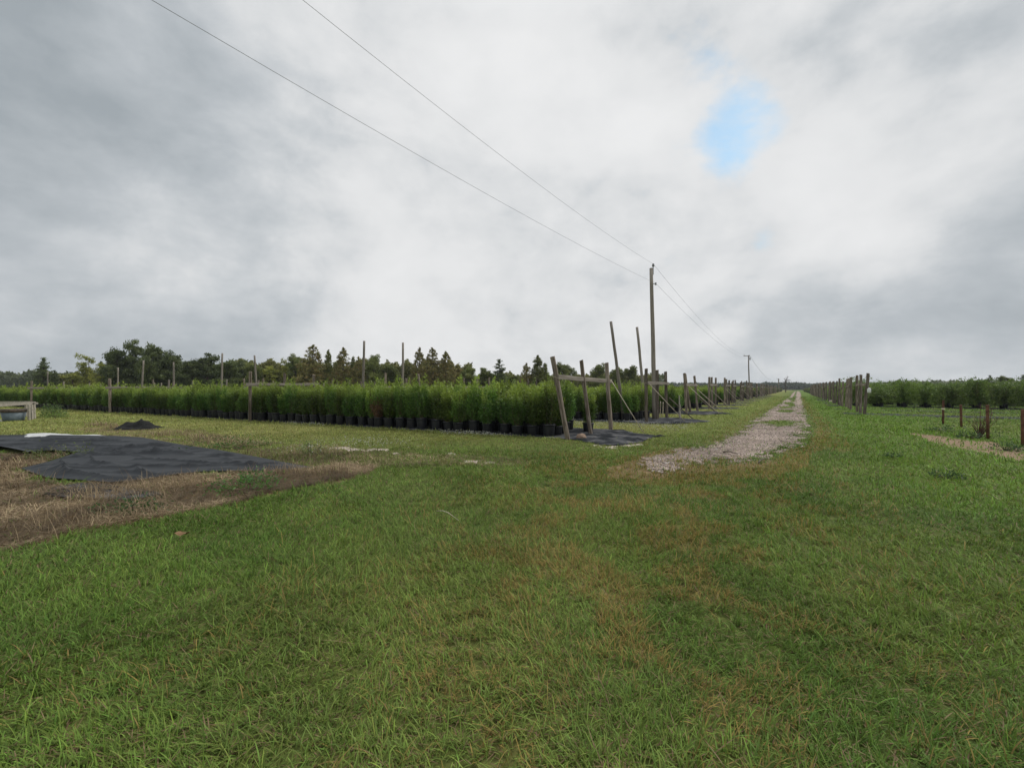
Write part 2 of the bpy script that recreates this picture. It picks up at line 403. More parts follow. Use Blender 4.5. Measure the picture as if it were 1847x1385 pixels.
# ------------------------------------------------------------------ ground
def ground_z(x, y): return (fbm(x * .9, y * .9, 3) - .5) * .03 * np.clip(1 - np.hypot(x, y) / 60, 0, 1) - .012
def polar_ground():
    th = np.concatenate([np.linspace(-180, -76, 27)[:-1], np.arange(-76, 76, .22), np.linspace(76, 180, 27)])
    th = np.radians(th)[:-1]
    r = [0.3]
    while r[-1] < 3500: r.append(r[-1] * (1.014 if r[-1] < 120 else 1.05))
    r = np.array(r)
    RR, TT = np.meshgrid(r, th, indexing='ij')
    x = (RR * np.sin(TT)).ravel(); y = (RR * np.cos(TT)).ravel()
    z = (fbm(x * .9, y * .9, 3) - .5) * .03 * np.clip(1 - RR.ravel() / 60, 0, 1) - .012
    m = len(th); nr = len(r)
    i, j = np.meshgrid(np.arange(nr - 1), np.arange(m), indexing='ij')
    a = i * m + j; b = i * m + (j + 1) % m
    q = np.stack([a, b, b + m, a + m], -1).reshape(-1, 4)[:, ::-1]
    V = np.stack([x, y, z], 1); V = np.vstack([V, [[0, 0, -.012]]])
    tri = np.stack([np.arange(m), (np.arange(m) + 1) % m, np.full(m, len(V) - 1)], 1)[:, ::-1]
    x = V[:, 0]; y = V[:, 1]
    c = grass_col(x, y)
    d = dry_amount(x, y)[:, None]; tb = np.maximum(tuft_brown(x, y), edge_brown(x, y))[:, None]
    near = sstep(70, 12, np.hypot(x, y))[:, None]
    thatch = np.array((.055, .046, .022))
    c = c * (1 - .55 * near) + thatch * .55 * near
    c = c + (np.array((.17, .115, .07)) - c) * d * .9
    c = c + (np.array((.18, .135, .06)) - c) * tb * .5
    apn = inside(APRON, *warp(x, y, .35, .7))[:, None]; c = c + (np.array((.21, .145, .088)) - c) * apn * .85
    sa = sand_amount(x, y)[:, None]; c = c + (np.array((.40, .35, .305)) - c) * sa
    c = c * (1 - .42 * sstep(25, 110, np.hypot(x, y))[:, None])  # far turf colour darkened to stand in for self-shadowing of absent blades
    so_ = soil_amount(x, y)[:, None]; c = c + (np.array((.235, .165, .115)) - c) * so_ * .95
    m_, nn = nt('ground_soil_and_turf')
    at_ = N(nn, 'ShaderNodeAttribute', attribute_name='col')
    tcg = N(nn, 'ShaderNodeTexCoord')
    n1 = N(nn, 'ShaderNodeTexNoise'); n1.inputs['Scale'].default_value = 9; n1.inputs['Detail'].default_value = 8; n1.inputs['Roughness'].default_value = .7
    L(nn, tcg, 'Object', n1, 'Vector')
    rr = ramp(nn, [(.3, (.62, .62, .62)), (.7, (1.35, 1.3, 1.25))]); L(nn, n1, 'Fac', rr, 0)
    mx = N(nn, 'ShaderNodeMixRGB', blend_type='MULTIPLY'); mx.inputs[0].default_value = 1; L(nn, at_, 'Color', mx, 1); L(nn, rr, 0, mx, 2)
    b = N(nn, 'ShaderNodeBsdfPrincipled'); b.inputs['Roughness'].default_value = .95; b.inputs['Specular IOR Level'].default_value = .1
    L(nn, mx, 0, b, 'Base Color')
    n2 = N(nn, 'ShaderNodeTexNoise'); n2.inputs['Scale'].default_value = 40; n2.inputs['Detail'].default_value = 6; L(nn, tcg, 'Object', n2, 'Vector')
    bp = N(nn, 'ShaderNodeBump'); bp.inputs['Strength'].default_value = .7; bp.inputs['Distance'].default_value = .02; L(nn, n2, 'Fac', bp, 'Height'); L(nn, bp, 0, b, 'Normal')
    o = N(nn, 'ShaderNodeOutputMaterial'); L(nn, b, 0, o, 0)
    me = mesh_np('ground', V, [q, tri], m_, c, True)
    return tag(link('ground', me), None, None, None, 'structure')
polar_ground()

def cdt_sheet(name, P, step, zf, mat, fine=None, jitter=.25, zbase=.02):
    """polygon outline P filled with a grid, heights from zf(x,y,edge_distance)"""
    P = np.asarray(P); out = []
    for i in range(len(P)):
        a, b = P[i], P[(i + 1) % len(P)]; l = np.hypot(*(b - a)); k = max(1, int(l / (fine or step)))
        for q in range(k): out.append(a + (b - a) * q / k)
    out = np.array(out)
    wx, wy = warp(out[:, 0], out[:, 1], jitter * .3, 1.7); out = np.stack([wx, wy], 1)
    mn, mx_ = out.min(0), out.max(0)
    gx, gy = np.meshgrid(np.arange(mn[0], mx_[0], step), np.arange(mn[1], mx_[1], step))
    gx = gx.ravel() + rng.uniform(-.2, .2, gx.size) * step; gy = gy.ravel() + rng.uniform(-.2, .2, gy.size) * step
    k = inside(out, gx, gy); gx, gy = gx[k], gy[k]
    # distance to the outline
    d = np.full(len(gx), 9.)
    for q in out: d = np.minimum(d, np.hypot(gx - q[0], gy - q[1]))
    k = d > (fine or step) * .5; gx, gy, d = gx[k], gy[k], d[k]
    nv = len(out)
    pts = [Vector(p) for p in out] + [Vector(p) for p in np.stack([gx, gy], 1)]
    r = geometry.delaunay_2d_cdt(pts, [(i, (i + 1) % nv) for i in range(nv)], [], 1, 1e-5)
    v2 = np.array([tuple(p) for p in r[0]])
    dd = np.full(len(v2), 9.)
    for q in out: dd = np.minimum(dd, np.hypot(v2[:, 0] - q[0], v2[:, 1] - q[1]))
    z = zf(v2[:, 0], v2[:, 1], dd) + zbase
    me = mesh_np(name, np.column_stack([v2, z]), [np.array(r[2])], mat, None, True)
    return me

# gravel track ------------------------------------------------------
def gravel_track():
    ss = [6.0]
    while ss[-1] < 330: ss.append(ss[-1] + max(.05, .0028 * ss[-1]))
    ss = np.array(ss); tt = np.arange(-4.2, 2.2, .045)
    SS, TT = np.meshgrid(ss, tt, indexing='ij'); x, y = st(SS.ravel(), TT.ravel())
    on = on_road(x, y)
    m = len(tt); i, j = np.meshgrid(np.arange(len(ss) - 1), np.arange(m - 1), indexing='ij'); a = (i * m + j).ravel()
    q = np.stack([a, a + 1, a + m + 1, a + m], 1)[:, ::-1]
    q = q[on[q].sum(1) >= 2]
    u, iv = np.unique(q, return_inverse=True); q = iv.reshape(q.shape); x, y = x[u], y[u]
    z = ground_z(x, y) + .007 + fbm(x * 3, y * 3, 4) * .006
    s, t = to_st(x, y)
    # wheel ruts are washed paler, the crown keeps darker fines
    rut = np.exp(-((t + 1.15 - .004 * s) / .35) ** 2) + np.exp(-((t - .25 - .004 * s) / .35) ** 2)
    p = fbm(x * 1.2, y * 1.2, 4)[:, None]; p2 = fbm(x * 7, y * 7, 3)[:, None]
    c = np.array((.185, .146, .122)) + (np.array((.315, .258, .222)) - np.array((.185, .146, .122))) * sstep(.3, .7, p * .6 + p2 * .4)
    c = c * (1 + .12 * rut[:, None])
    c = c + (np.array((.20, .15, .10)) - c) * sstep(.60, .75, fbm(x * 2.2 + 7, y * 2.2, 3))[:, None] * .6
    m_, nn = nt('gravel_track')
    at_ = N(nn, 'ShaderNodeAttribute', attribute_name='col'); tcg = N(nn, 'ShaderNodeTexCoord')
    vo = N(nn, 'ShaderNodeTexVoronoi'); vo.inputs['Scale'].default_value = 38; L(nn, tcg, 'Object', vo, 'Vector')
    sp = N(nn, 'ShaderNodeSeparateColor'); L(nn, vo, 'Color', sp, 0)
    rr = ramp(nn, [(.0, (.55, .52, .5)), (.5, (.95, .93, .92)), (.9, (1.3, 1.28, 1.25)), (1, (1.75, 1.75, 1.7))]); L(nn, sp, 0, rr, 0)
    mx = N(nn, 'ShaderNodeMixRGB', blend_type='MULTIPLY'); mx.inputs[0].default_value = 1; L(nn, at_, 'Color', mx, 1); L(nn, rr, 0, mx, 2)
    b = N(nn, 'ShaderNodeBsdfPrincipled'); b.inputs['Roughness'].default_value = .9; b.inputs['Specular IOR Level'].default_value = .2; L(nn, mx, 0, b, 'Base Color')
    bp = N(nn, 'ShaderNodeBump'); bp.inputs['Strength'].default_value = .8; bp.inputs['Distance'].default_value = .02; bp.invert = True; L(nn, vo, 'Distance', bp, 'Height'); L(nn, bp, 0, b, 'Normal')
    o = N(nn, 'ShaderNodeOutputMaterial'); L(nn, b, 0, o, 0)
    tag(link('gravel_road', mesh_np('gravel_road', np.column_stack([x, y, z]), [q], m_, c, True)), None, None, None, 'structure')
    # loose stones and shell
    n_ = 34000
    s = 7.5 + (rng.random(n_) ** 1.7) * 45; t = rng.uniform(-4.0, 1.6, n_)
    x, y = st(s, t); k = on_road(x, y) | (on_road(x + rng.normal(0, .3, n_), y + rng.normal(0, .35, n_)) & (rng.random(n_) < .6)); x, y = x[k], y[k]; n_ = len(x)
    oc = np.array([(1, 0, 0), (0, 1, 0), (-1, 0, 0), (0, -1, 0), (0, 0, 1), (0, 0, -1)], float)
    fc = np.array([(0, 1, 4), (1, 2, 4), (2, 3, 4), (3, 0, 4), (1, 0, 5), (2, 1, 5), (3, 2, 5), (0, 3, 5)])
    sz = rng.gamma(2.0, .0040, n_) + .004
    an = rng.uniform(0, 2 * PI, n_)
    V = oc[None] * sz[:, None, None] * rng.uniform(.6, 1.5, (n_, 6, 1)) * np.array((1, 1, .55))
    ca, sa = np.cos(an)[:, None], np.sin(an)[:, None]
    V = np.stack([V[..., 0] * ca - V[..., 1] * sa, V[..., 0] * sa + V[..., 1] * ca, V[..., 2]], -1)
    V += np.stack([x, y, ground_z(x, y) + .010 + sz * .25], 1)[:, None]
    Fc = fc[None] + (np.arange(n_) * 6)[:, None, None]
    w = rng.random(n_)
    c = np.where((w > .93)[:, None], np.array((.58, .55, .51)), np.array((.17, .135, .115)) + rng.random((n_, 1)) * np.array((.16, .135, .12)))
    tag(link('gravel', mesh_np('gravel', V.reshape(-1, 3), [Fc.reshape(-1, 3)], M['gravel'], np.repeat(c, 6, 0))), 'loose grey and white stones scattered over the gravel track', 'gravel', None, 'stuff')
gravel_track()

# tarp ---------------------------------------------------------------
FOLDS = []
for a_, b_, h_, w_ in (((20, 800), (250, 801), .07, .16), ((0, 806), (190, 806), .06, .14), ((60, 812), (330, 815), .05, .13), ((140, 828), (230, 848), .06, .15), ((225, 846), (300, 862), .06, .13), ((100, 835), (150, 862), .07, .12),
                       ((240, 832), (400, 842), .05, .11), ((180, 822), (360, 822), .05, .12), ((300, 845), (470, 838), .06, .12), ((260, 810), (360, 826), .045, .12), ((330, 835), (520, 845), .04, .10), ((150, 805), (300, 812), .05, .12),
                       ((230, 838), (290, 826), .05, .10), ((180, 856), (310, 858), .06, .11), ((100, 850), (200, 868), .05, .10), ((40, 795), (180, 794), .05, .12), ((380, 826), (480, 848), .04, .10), ((200, 815), (260, 830), .04, .1)):
    FOLDS.append((np.array(gp(*a_)), np.array(gp(*b_)), h_, w_))
_fr = random.Random(8)
for _ in range(46):
    cx_, cy_ = _fr.uniform(-15, -5.2), _fr.uniform(7.6, 13.5); an_ = _fr.gauss(.12, .32); l_ = _fr.uniform(.7, 2.6)
    FOLDS.append((np.array((cx_ - l_ * math.cos(an_), cy_ - l_ * math.sin(an_))), np.array((cx_ + l_ * math.cos(an_), cy_ + l_ * math.sin(an_))), _fr.uniform(.018, .045), _fr.uniform(.08, .13)))
def tarp_z(x, y, d):
    z = .06 * fbm(x * .45, y * .7, 3) + .022 * fbm(x * 2.2, y * 4.5, 3)
    for a_, b_, h_, w_ in FOLDS:
        u_ = b_ - a_; l_ = np.hypot(*u_); u_ = u_ / l_
        p = (x - a_[0]) * u_[0] + (y - a_[1]) * u_[1]; q = -(x - a_[0]) * u_[1] + (y - a_[1]) * u_[0]
        q = q + .55 * (fbm(p * .7 + a_[0], p * 0 + a_[1], 3) - .5)
        en = sstep(-.1, .5, p) * sstep(l_ + .1, l_ - .6, p)
        z = z + h_ * en * np.exp(-np.abs(q) / (w_ * .42)) * (.6 + .8 * fbm(p * 1.3, q * 0 + a_[0] * 3, 2))
    rim = np.exp(-(d / .14) ** 2); back = sstep(8.6, 11, y)
    return z * sstep(0, .25, d) + rim * (.012 + .08 * back)
me = cdt_sheet('tarpaulin', TARP, .05, tarp_z, M['cloth'], .06, .03, .022)
tag(link('tarpaulin', me), 'large wrinkled black tarpaulin spread over the dead grass at left', 'tarpaulin')
# torn scrap of the same cloth showing through straw in front
me = cdt_sheet('cloth_scrap', poly([(95, 880), (150, 872), (255, 884), (300, 893), (230, 903), (120, 900), (70, 892)]), .07, lambda x, y, d: .01 + .02 * fbm(x * 2, y * 2, 3), M['mat'], .06, .2, .006)
tag(link('cloth_scrap', me), 'worn scrap of black cloth half buried in straw in front of the tarpaulin', 'cloth')
me = cdt_sheet('plastic_sheet', poly([(36, 788.6), (60, 786.5), (95, 785.6), (125, 786), (140, 788), (190, 788.6), (190, 790.6), (120, 791.5), (40, 791.5)]), .08,
               lambda x, y, d: .03 + .10 * fbm(x * 1.1, y * 1.6, 3) * sstep(0, .2, d), M['white_sheet'], .06, .1, .03)
tag(link('plastic_sheet', me), 'crumpled white plastic sheet along the far edge of the black tarpaulin', 'sheet')

# crumpled heap of cloth
def heap():
    a, b = gp(201, 775), gp(275, 773)
    cx, cy = (a[0] + b[0]) / 2, (a[1] + b[1]) / 2 + .3
    gx, gy = np.meshgrid(np.linspace(-.95, .95, 60), np.linspace(-.6, .6, 40)); gx, gy = gx.ravel(), gy.ravel()
    r = np.hypot(gx / .88, gy / .55); 
    px = gx - .12
    prof = np.clip(1 - np.abs(px) / np.where(px > 0, .68, .98), 0, 1) * np.clip(1 - np.abs(gy) / .58, 0, 1) ** .8
    rdg = 1 - np.abs(2 * fbm(gx * 1.6 + 5, gy * 2.4 + 1, 3) - 1) * 1.6
    z = .37 * prof * (.55 + .62 * np.clip(rdg, 0, 1)) + .16 * (fbm(gx * 3.5 + 3, gy * 3.5, 4) - .5) * sstep(0, .15, prof) + .03 * (fbm(gx * 11, gy * 11, 2) - .5) * sstep(0, .15, prof)
    z = z + .16 * np.exp(-((gx + .52) / .22) ** 2 - (gy / .25) ** 2) + .10 * np.exp(-((gx - .48) / .18) ** 2 - ((gy + .1) / .2) ** 2)
    keep = (prof > .0)
    m = 60; i, j = np.meshgrid(np.arange(39), np.arange(59), indexing='ij'); q0 = (i * m + j).ravel()
    q = np.stack([q0, q0 + 1, q0 + m + 1, q0 + m], 1); q = q[keep[q].sum(1) >= 2]
    me = mesh_np('cloth_heap', np.column_stack([gx + cx, gy + cy, np.maximum(z, .0) - .005]), [q], M['heap'], None, True)
    tag(link('cloth_heap', me), 'crumpled heap of black ground cloth on the lawn behind the tarpaulin', 'heap')
heap()

# weed mats under the planting beds
ORD = ['nearest', 'second', 'third', 'fourth', 'fifth', 'sixth', 'seventh', 'eighth', 'ninth', 'tenth', 'eleventh', 'twelfth', 'thirteenth', 'fourteenth', 'fifteenth', 'sixteenth', 'seventeenth', 'eighteenth', 'nineteenth', 'twentieth']
for k, P in enumerate(MATS):
    wrk = lambda x, y, d: (.012 + sstep(0, .2, d) * (.03 * fbm(x * 1.6, y * 1.6, 4) + .05 * sstep(-6.9, -5.6, to_st(x, y)[1]) * np.clip(1 - np.abs(2 * fbm(x * .9 + 3, y * 1.5, 3) - 1) * 5, 0, 1))) if k < 3 else .01 + 0 * x
    # coarse strip: only the track end of near mats is finely modelled
    me = cdt_sheet('weed_mat', P, .30 if k > 0 else .15, wrk, M['mat'], .3, .35, .006)
    lab = 'black weed mat under the %s bed of potted shrubs left of the track' % ORD[k]
    if k == 0: lab = 'black weed mat with sandy wrinkled end sticking out under the leaning posts'
    tag(link('weed_mat', me), lab, 'weed mat', 'black weed mats under the planting beds')
for k, P in enumerate(MATS_R):
    me = cdt_sheet('weed_mat', P, .8, lambda x, y, d: .012 + 0 * x, M['mat'], .4, .3, .006)
    lab = ('flat black weed mat on the %s bed right of the track' % ORD[k]) + (', lying empty' if k < 2 else ', under arching shrubs')
    tag(link('weed_mat', me), lab, 'weed mat', 'black weed mats on the right')

# ------------------------------------------------------------------ grass blades
def blade_mesh(x, y, z, ln, w, az, lean0, lean1, col, seg):
    n_ = len(x); nv = 2 * seg + 1
    V = np.zeros((n_, nv, 3), np.float32)
    dx, dy = np.cos(az), np.sin(az); sx, sy = -dy, dx
    h = np.zeros(n_); zz = np.zeros(n_)
    for k in range(seg + 1):
        u = k / seg
        if k > 0:
            th = lean0 + (lean1 - lean0) * ((k - .5) / seg)
            h = h + np.sin(th) * ln / seg; zz = zz + np.cos(th) * ln / seg
        bx, by, bz = x + dx * h, y + dy * h, z + np.maximum(zz, .004)
        if k == seg: V[:, nv - 1] = np.stack([bx, by, bz], 1)
        else:
            ww = w * (1 - .55 * u) * .5
            V[:, 2 * k] = np.stack([bx - sx * ww, by - sy * ww, bz], 1); V[:, 2 * k + 1] = np.stack([bx + sx * ww, by + sy * ww, bz], 1)
    base = (np.arange(n_) * nv)[:, None]
    fs = []
    if seg > 1:
        q = np.concatenate([np.stack([base[:, 0] + 2 * k, base[:, 0] + 2 * k + 1, base[:, 0] + 2 * k + 3, base[:, 0] + 2 * k + 2], 1) for k in range(seg - 1)])
        fs.append(q)
    fs.append(base + np.array([[nv - 3, nv - 2, nv - 1]]))
    return V.reshape(-1, 3), fs, np.repeat(col, nv, 0)

def bare(x, y):
    orr = on_road(x, y); edge = ~(on_road(x + .28, y) & on_road(x - .28, y) & on_road(x, y + .4) & on_road(x, y - .4))
    b = orr & (rng.random(len(x)) > np.where(edge, .16, .03))
    b |= inside(APRON, *warp(x, y, .35, .7)) & (rng.random(len(x)) < .42)
    for P in [TARP]: b |= inside(P, x, y)
    b |= (sand_amount(x, y) > 0) & (rng.random(len(x)) > .18)
    b |= (soil_amount(x, y) > .5) & (rng.random(len(x)) > .17)
    nm = np.zeros(len(x), bool)
    for P in MATS + MATS_R: nm |= inside(P, *warp(x, y, .18, 1.5))
    b |= nm & (rng.random(len(x)) > np.where(x > 12, .30, .03))
    return b

def scatter(r0, r1, dens0, rref, expo, amax=56):
    """positions with a density that falls with distance; returns x, y"""
    rr = np.linspace(r0, r1, 4000); pdf = rr * dens0 * np.minimum(1, (rref / rr) ** expo)
    cdf = np.cumsum(pdf); tot = cdf[-1] * (rr[1] - rr[0]) * 2 * R(amax)
    n_ = int(tot); r = np.interp(rng.random(n_) * cdf[-1], cdf, rr); a = R(amax) * rng.uniform(-1, 1, n_)
    return r * np.sin(a), r * np.cos(a)

def grass_field(r0, r1, dens0, rref, expo, seg, name, label):
    x, y = scatter(r0, r1, dens0, rref, expo)
    # tussocks: blades grow in small bunches
    m = 6; x, y = x[:len(x) // m], y[:len(x) // m]
    cl = fbm(x * 4, y * 4, 2); k = rng.random(len(x)) < sstep(.10, .5, cl) * .55 + .45; x, y = x[k], y[k]
    az0 = np.repeat(rng.uniform(0, 2 * PI, len(x)), m) + np.tile(np.arange(m) * 2 * PI / m, len(x)); tint = np.repeat(rng.normal(0, .16, len(x)), m); sz0 = np.repeat(rng.normal(1, .2, len(x)).clip(.5, 1.6), m)
    sp = .012 + .0012 * np.hypot(np.repeat(x, m), np.repeat(y, m)); x = np.repeat(x, m) + rng.normal(0, 1, len(x) * m) * sp; y = np.repeat(y, m) + rng.normal(0, 1, len(y) * m) * sp
    kk = ~bare(x, y); x, y, az0, tint, sz0 = x[kk], y[kk], az0[kk], tint[kk], sz0[kk]; n_ = len(x)
    r = np.hypot(x, y)
    c = grass_col(x, y)
    d = dry_amount(x, y); tb = tuft_brown(x, y); eb = edge_brown(x, y)
    u = rng.random(n_)
    isdry = u < d
    isyb = ~isdry & (rng.random(n_) < np.maximum(tb * .48, eb * .8))
    dead = ~isdry & ~isyb & (rng.random(n_) < .15)
    mixs = rng.random((n_, 1)) ** 1.5
    c = c * (1 + tint[:, None]) * (1 + .75 * (rng.random((n_, 1)) - .5)) * (1 + .22 * (rng.random((n_, 3)) - .5))
    pt = sstep(.32, .68, fbm(x * .9 + 70, y * .9, 4))[:, None]
    c = np.where(isdry[:, None], (C_BR + (C_ST - C_BR) * mixs * (.35 + .9 * pt)) * (.62 + .5 * pt), c)
    c = np.where(isyb[:, None], (np.array((.165, .120, .045)) + (C_YB - np.array((.165, .120, .045))) * rng.random((n_, 1)) ** .8), c)
    c = np.where(dead[:, None], np.array((.15, .10, .055)) + rng.random((n_, 1)) * np.array((.13, .10, .06)), c)
    px = r / 427.0
    ln = rng.gamma(7, .0088, n_) * sz0 * (.75 + .6 * fbm(x * .8 + 50, y * .8, 3))
    s, t = to_st(x, y)
    mown = sstep(8, 16, y) * sstep(4, -2, t)
    ln *= (1 - .35 * mown) * (1 + .15 * np.clip((r - 10) / 30, 0, 1.5))
    ln = np.where(isdry, ln * 1.55, ln); ln = np.where(isyb, ln * 1.25, ln)
    ln *= 1 + .3 * np.exp(-((t - 4.0) / 1.4) ** 2) * (s > 8)
    fr = s - (12.6 + SKEW * (t + 6.1)); ln *= 1 + 1.1 * np.exp(-((fr + .1) / .38) ** 2) * (t < -6.4) * (.5 + fbm(x * 2, y * 2, 2))
    w = np.maximum(rng.uniform(.0038, .0075, n_), px * rng.uniform(.32, .7, n_))
    w = np.where(isdry, w * .75, w)
    flow = fbm(x * .5 + 90, y * .5, 3) * 4 * PI
    az = np.where(rng.random(n_) < .35, flow + rng.normal(0, .7, n_), az0 + rng.normal(0, .4, n_))
    l0 = np.abs(rng.normal(.55, .35, n_)); l1 = l0 + np.abs(rng.normal(.85, .45, n_))
    flat = isdry & (rng.random(n_) < .86)
    l0 = np.where(flat, rng.uniform(1.15, 1.5, n_), l0); l1 = np.where(flat, rng.uniform(1.35, 1.62, n_), l1)
    l0 = np.where(dead, rng.uniform(.9, 1.4, n_), l0); l1 = np.where(dead, l0 + .3, l1)
    z = np.where(flat, rng.uniform(0, .045, n_), -.004)
    V, fs, cc = blade_mesh(x, y, z, ln, w, az, l0, np.minimum(l1, 1.9), c, seg)
    tag(link(name, mesh_np(name, V, fs, M['grass'], cc)), label, 'grass', None, 'stuff')
grass_field(1.25, 6.5, 7600, 4.0, 1.0, 4, 'grass', 'short green lawn grass mixed with brown blades in the foreground')
grass_field(6.5, 18, 3800, 6.5, 1.6, 3, 'grass', 'green lawn and straw around the tarpaulin and the end of the track')
grass_field(18, 110, 640, 18, 1.7, 2, 'grass', 'distant lawn strips along the track and planting beds')

def tall_straw():
    """standing dead stalks in tussocks along the tarpaulin and by the heap"""
    spots = [(205, 893, 1.0, 90), (185, 900, .8, 70), (250, 885, .8, 70), (330, 870, .6, 50), (520, 853, .7, 80), (560, 855, .8, 80), (600, 852, .7, 60), (470, 856, .5, 50), (60, 868, .7, 60), (150, 935, .8, 60), (90, 950, .8, 50),
             (30, 840, .8, 60), (120, 828, .5, 40), (600, 818, .7, 60), (540, 820, .6, 60), (430, 800, .7, 70), (390, 795, .7, 70), (350, 790, .6, 60), (460, 805, .6, 60), (640, 830, .6, 40), (250, 930, .7, 50), (180, 768, .6, 60), (205, 772, .5, 40), (300, 786, .5, 40), (680, 842, .6, 40)]
    X = []; Y_ = []; Ln = []
    for px, py, sp, k in spots:
        gx, gy = gp(px, py); k = int(k * 1.6)
        X.append(gx + rng.normal(0, sp * .42, k)); Y_.append(gy + rng.normal(0, sp * .32, k)); Ln.append(rng.gamma(6, .034, k))
    x, y, ln = np.concatenate(X), np.concatenate(Y_), np.concatenate(Ln)
    k = ~inside(TARP, x, y); x, y, ln = x[k], y[k], ln[k]; n_ = len(x)
    c = C_BR + (C_ST * 1.05 - C_BR) * rng.random((n_, 1))
    V, fs, cc = blade_mesh(x, y, np.zeros(n_), ln, np.maximum(.004, np.hypot(x, y) * .0007), rng.uniform(0, 2 * PI, n_), np.abs(rng.normal(.15, .2, n_)), rng.uniform(.5, 1.5, n_), c, 4)
    tag(link('straw', mesh_np('straw', V, fs, M['grass'], cc)), 'tall dead straw stalks in tussocks around the tarpaulin', 'straw', None, 'stuff')
tall_straw()

def leaf_quads(P, Dv, ln, w, col, roll=None):
    """leaf-shaped quads: base P, direction Dv (unit), length, width"""
    n_ = len(P)
    rnd = rng.normal(0, 1, (n_, 3)); side = np.cross(Dv, rnd); side /= np.linalg.norm(side, axis=1, keepdims=True) + 1e-9
    nrm = np.cross(side, Dv)
    ln = np.broadcast_to(np.asarray(ln, float), (n_,))[:, None]; w = np.broadcast_to(np.asarray(w, float), (n_,))[:, None]
    V = np.stack([P, P + Dv * ln * .45 + side * w * .5 + nrm * ln * .06, P + Dv * ln, P + Dv * ln * .45 - side * w * .5 + nrm * ln * .06], 1)
    q = (np.arange(n_) * 4)[:, None] + np.arange(4)[None]
    return V.reshape(-1, 3), q, np.repeat(col, 4, 0)
def unit(a): return a / (np.linalg.norm(a, axis=-1, keepdims=True) + 1e-9)

# weeds with white flower heads along the bed edge: uncountable ground cover
def flowers():
    P = []
    for _ in range(260):
        t = random.uniform(-10.8, -8.5) + random.gauss(0, .3); x, y = bed(0, -.55 + random.gauss(0, .14), t); P.append((x, y))
    for _ in range(1100):
        t = random.uniform(-11, -3.6); x, y = bed(0, random.gauss(5.6, .9), t); P.append((x, y))
    for _ in range(110):
        t = random.uniform(-19.5, -16.8); x, y = bed(0, -.6 + random.gauss(0, .12), t); P.append((x, y))
    for px, py, k in ((650, 800, 90), (690, 806, 60), (560, 815, 50), (585, 809, 40)):
        gx, gy = gp(px, py)
        for _ in range(k): P.append((gx + random.gauss(0, .5), gy + random.gauss(0, .4)))
    P = np.array(P); n_ = len(P)
    base = np.column_stack([P, rng.uniform(.05, .19, n_)])
    V = []; C = []
    D = unit(rng.normal(0, 1, (n_ * 3, 3)))
    v, q, c = leaf_quads(np.repeat(base, 3, 0), D, .022, .016, np.tile(np.array((.62, .62, .55)), (n_ * 3, 1)))
    tag(link('wild_flowers', mesh_np('wild_flowers', v, [q], M['grass'], c)), 'tiny white weed flowers in the grass beside the potted shrubs', 'flowers', None, 'stuff')
flowers()

# ------------------------------------------------------------------ timber posts
def timber_mesh(name, Lg, w, d, mat, seed, taper=.97):
    rr = random.Random(seed); MBv = MB(); bv = .16
    sec = [(-.5, -.5 + bv), (-.5 + bv, -.5), (.5 - bv, -.5), (.5, -.5 + bv), (.5, .5 - bv), (.5 - bv, .5), (-.5 + bv, .5), (-.5, .5 - bv)]
    nz = 8; v = []
    for i in range(nz):
        u = i / (nz - 1); jx, jy = rr.gauss(0, .006), rr.gauss(0, .006); tp = 1 - (1 - taper) * u
        for (a, b) in sec:
            dz = (a * .05 * w * 3 + rr.gauss(0, .006)) if i == nz - 1 else 0
            v.append((a * w * tp + jx + rr.gauss(0, .002), b * d * tp + jy + rr.gauss(0, .002), u * Lg + dz))
    f = []
    for i in range(nz - 1):
        for k in range(8):
            f.append((i * 8 + k, i * 8 + (k + 1) % 8, (i + 1) * 8 + (k + 1) % 8, (i + 1) * 8 + k))
    f.append(tuple(range(8))[::-1]); f.append(tuple((nz - 1) * 8 + k for k in range(8)))
    MBv.add(v, f)
    return MBv.mesh(name, mat)
def orient(o, p0, p1, twist=0):
    d = (Vector(p1) - Vector(p0)).normalized()
    q = d.to_track_quat('Z', 'Y')
    o.rotation_mode = 'QUATERNION'; o.rotation_quaternion = q @ Matrix.Rotation(twist, 4, 'Z').to_quaternion(); o.location = p0
def timber(name, p0, p1, w, d, mat, parent=None, twist=0, seed=0, taper=.97):
    o = link(name, timber_mesh(name, (Vector(p1) - Vector(p0)).length, w, d, mat, seed, taper), parent)
    orient(o, p0, p1, twist); return o
def round_pole(name, p0, p1, r0, r1, mat, parent=None, n_=12):
    Lg = (Vector(p1) - Vector(p0)).length; mb = MB(); k = 9
    mb.tube([(random.gauss(0, r0 * .06), random.gauss(0, r0 * .06), Lg * i / (k - 1)) for i in range(k)], [r0 + (r1 - r0) * i / (k - 1) for i in range(k)], n_)
    o = link(name, mb.mesh(name, mat, False), parent); 
    for p in o.data.polygons:
        if len(p.vertices) == 4: p.use_smooth = True
    orient(o, p0, p1); return o

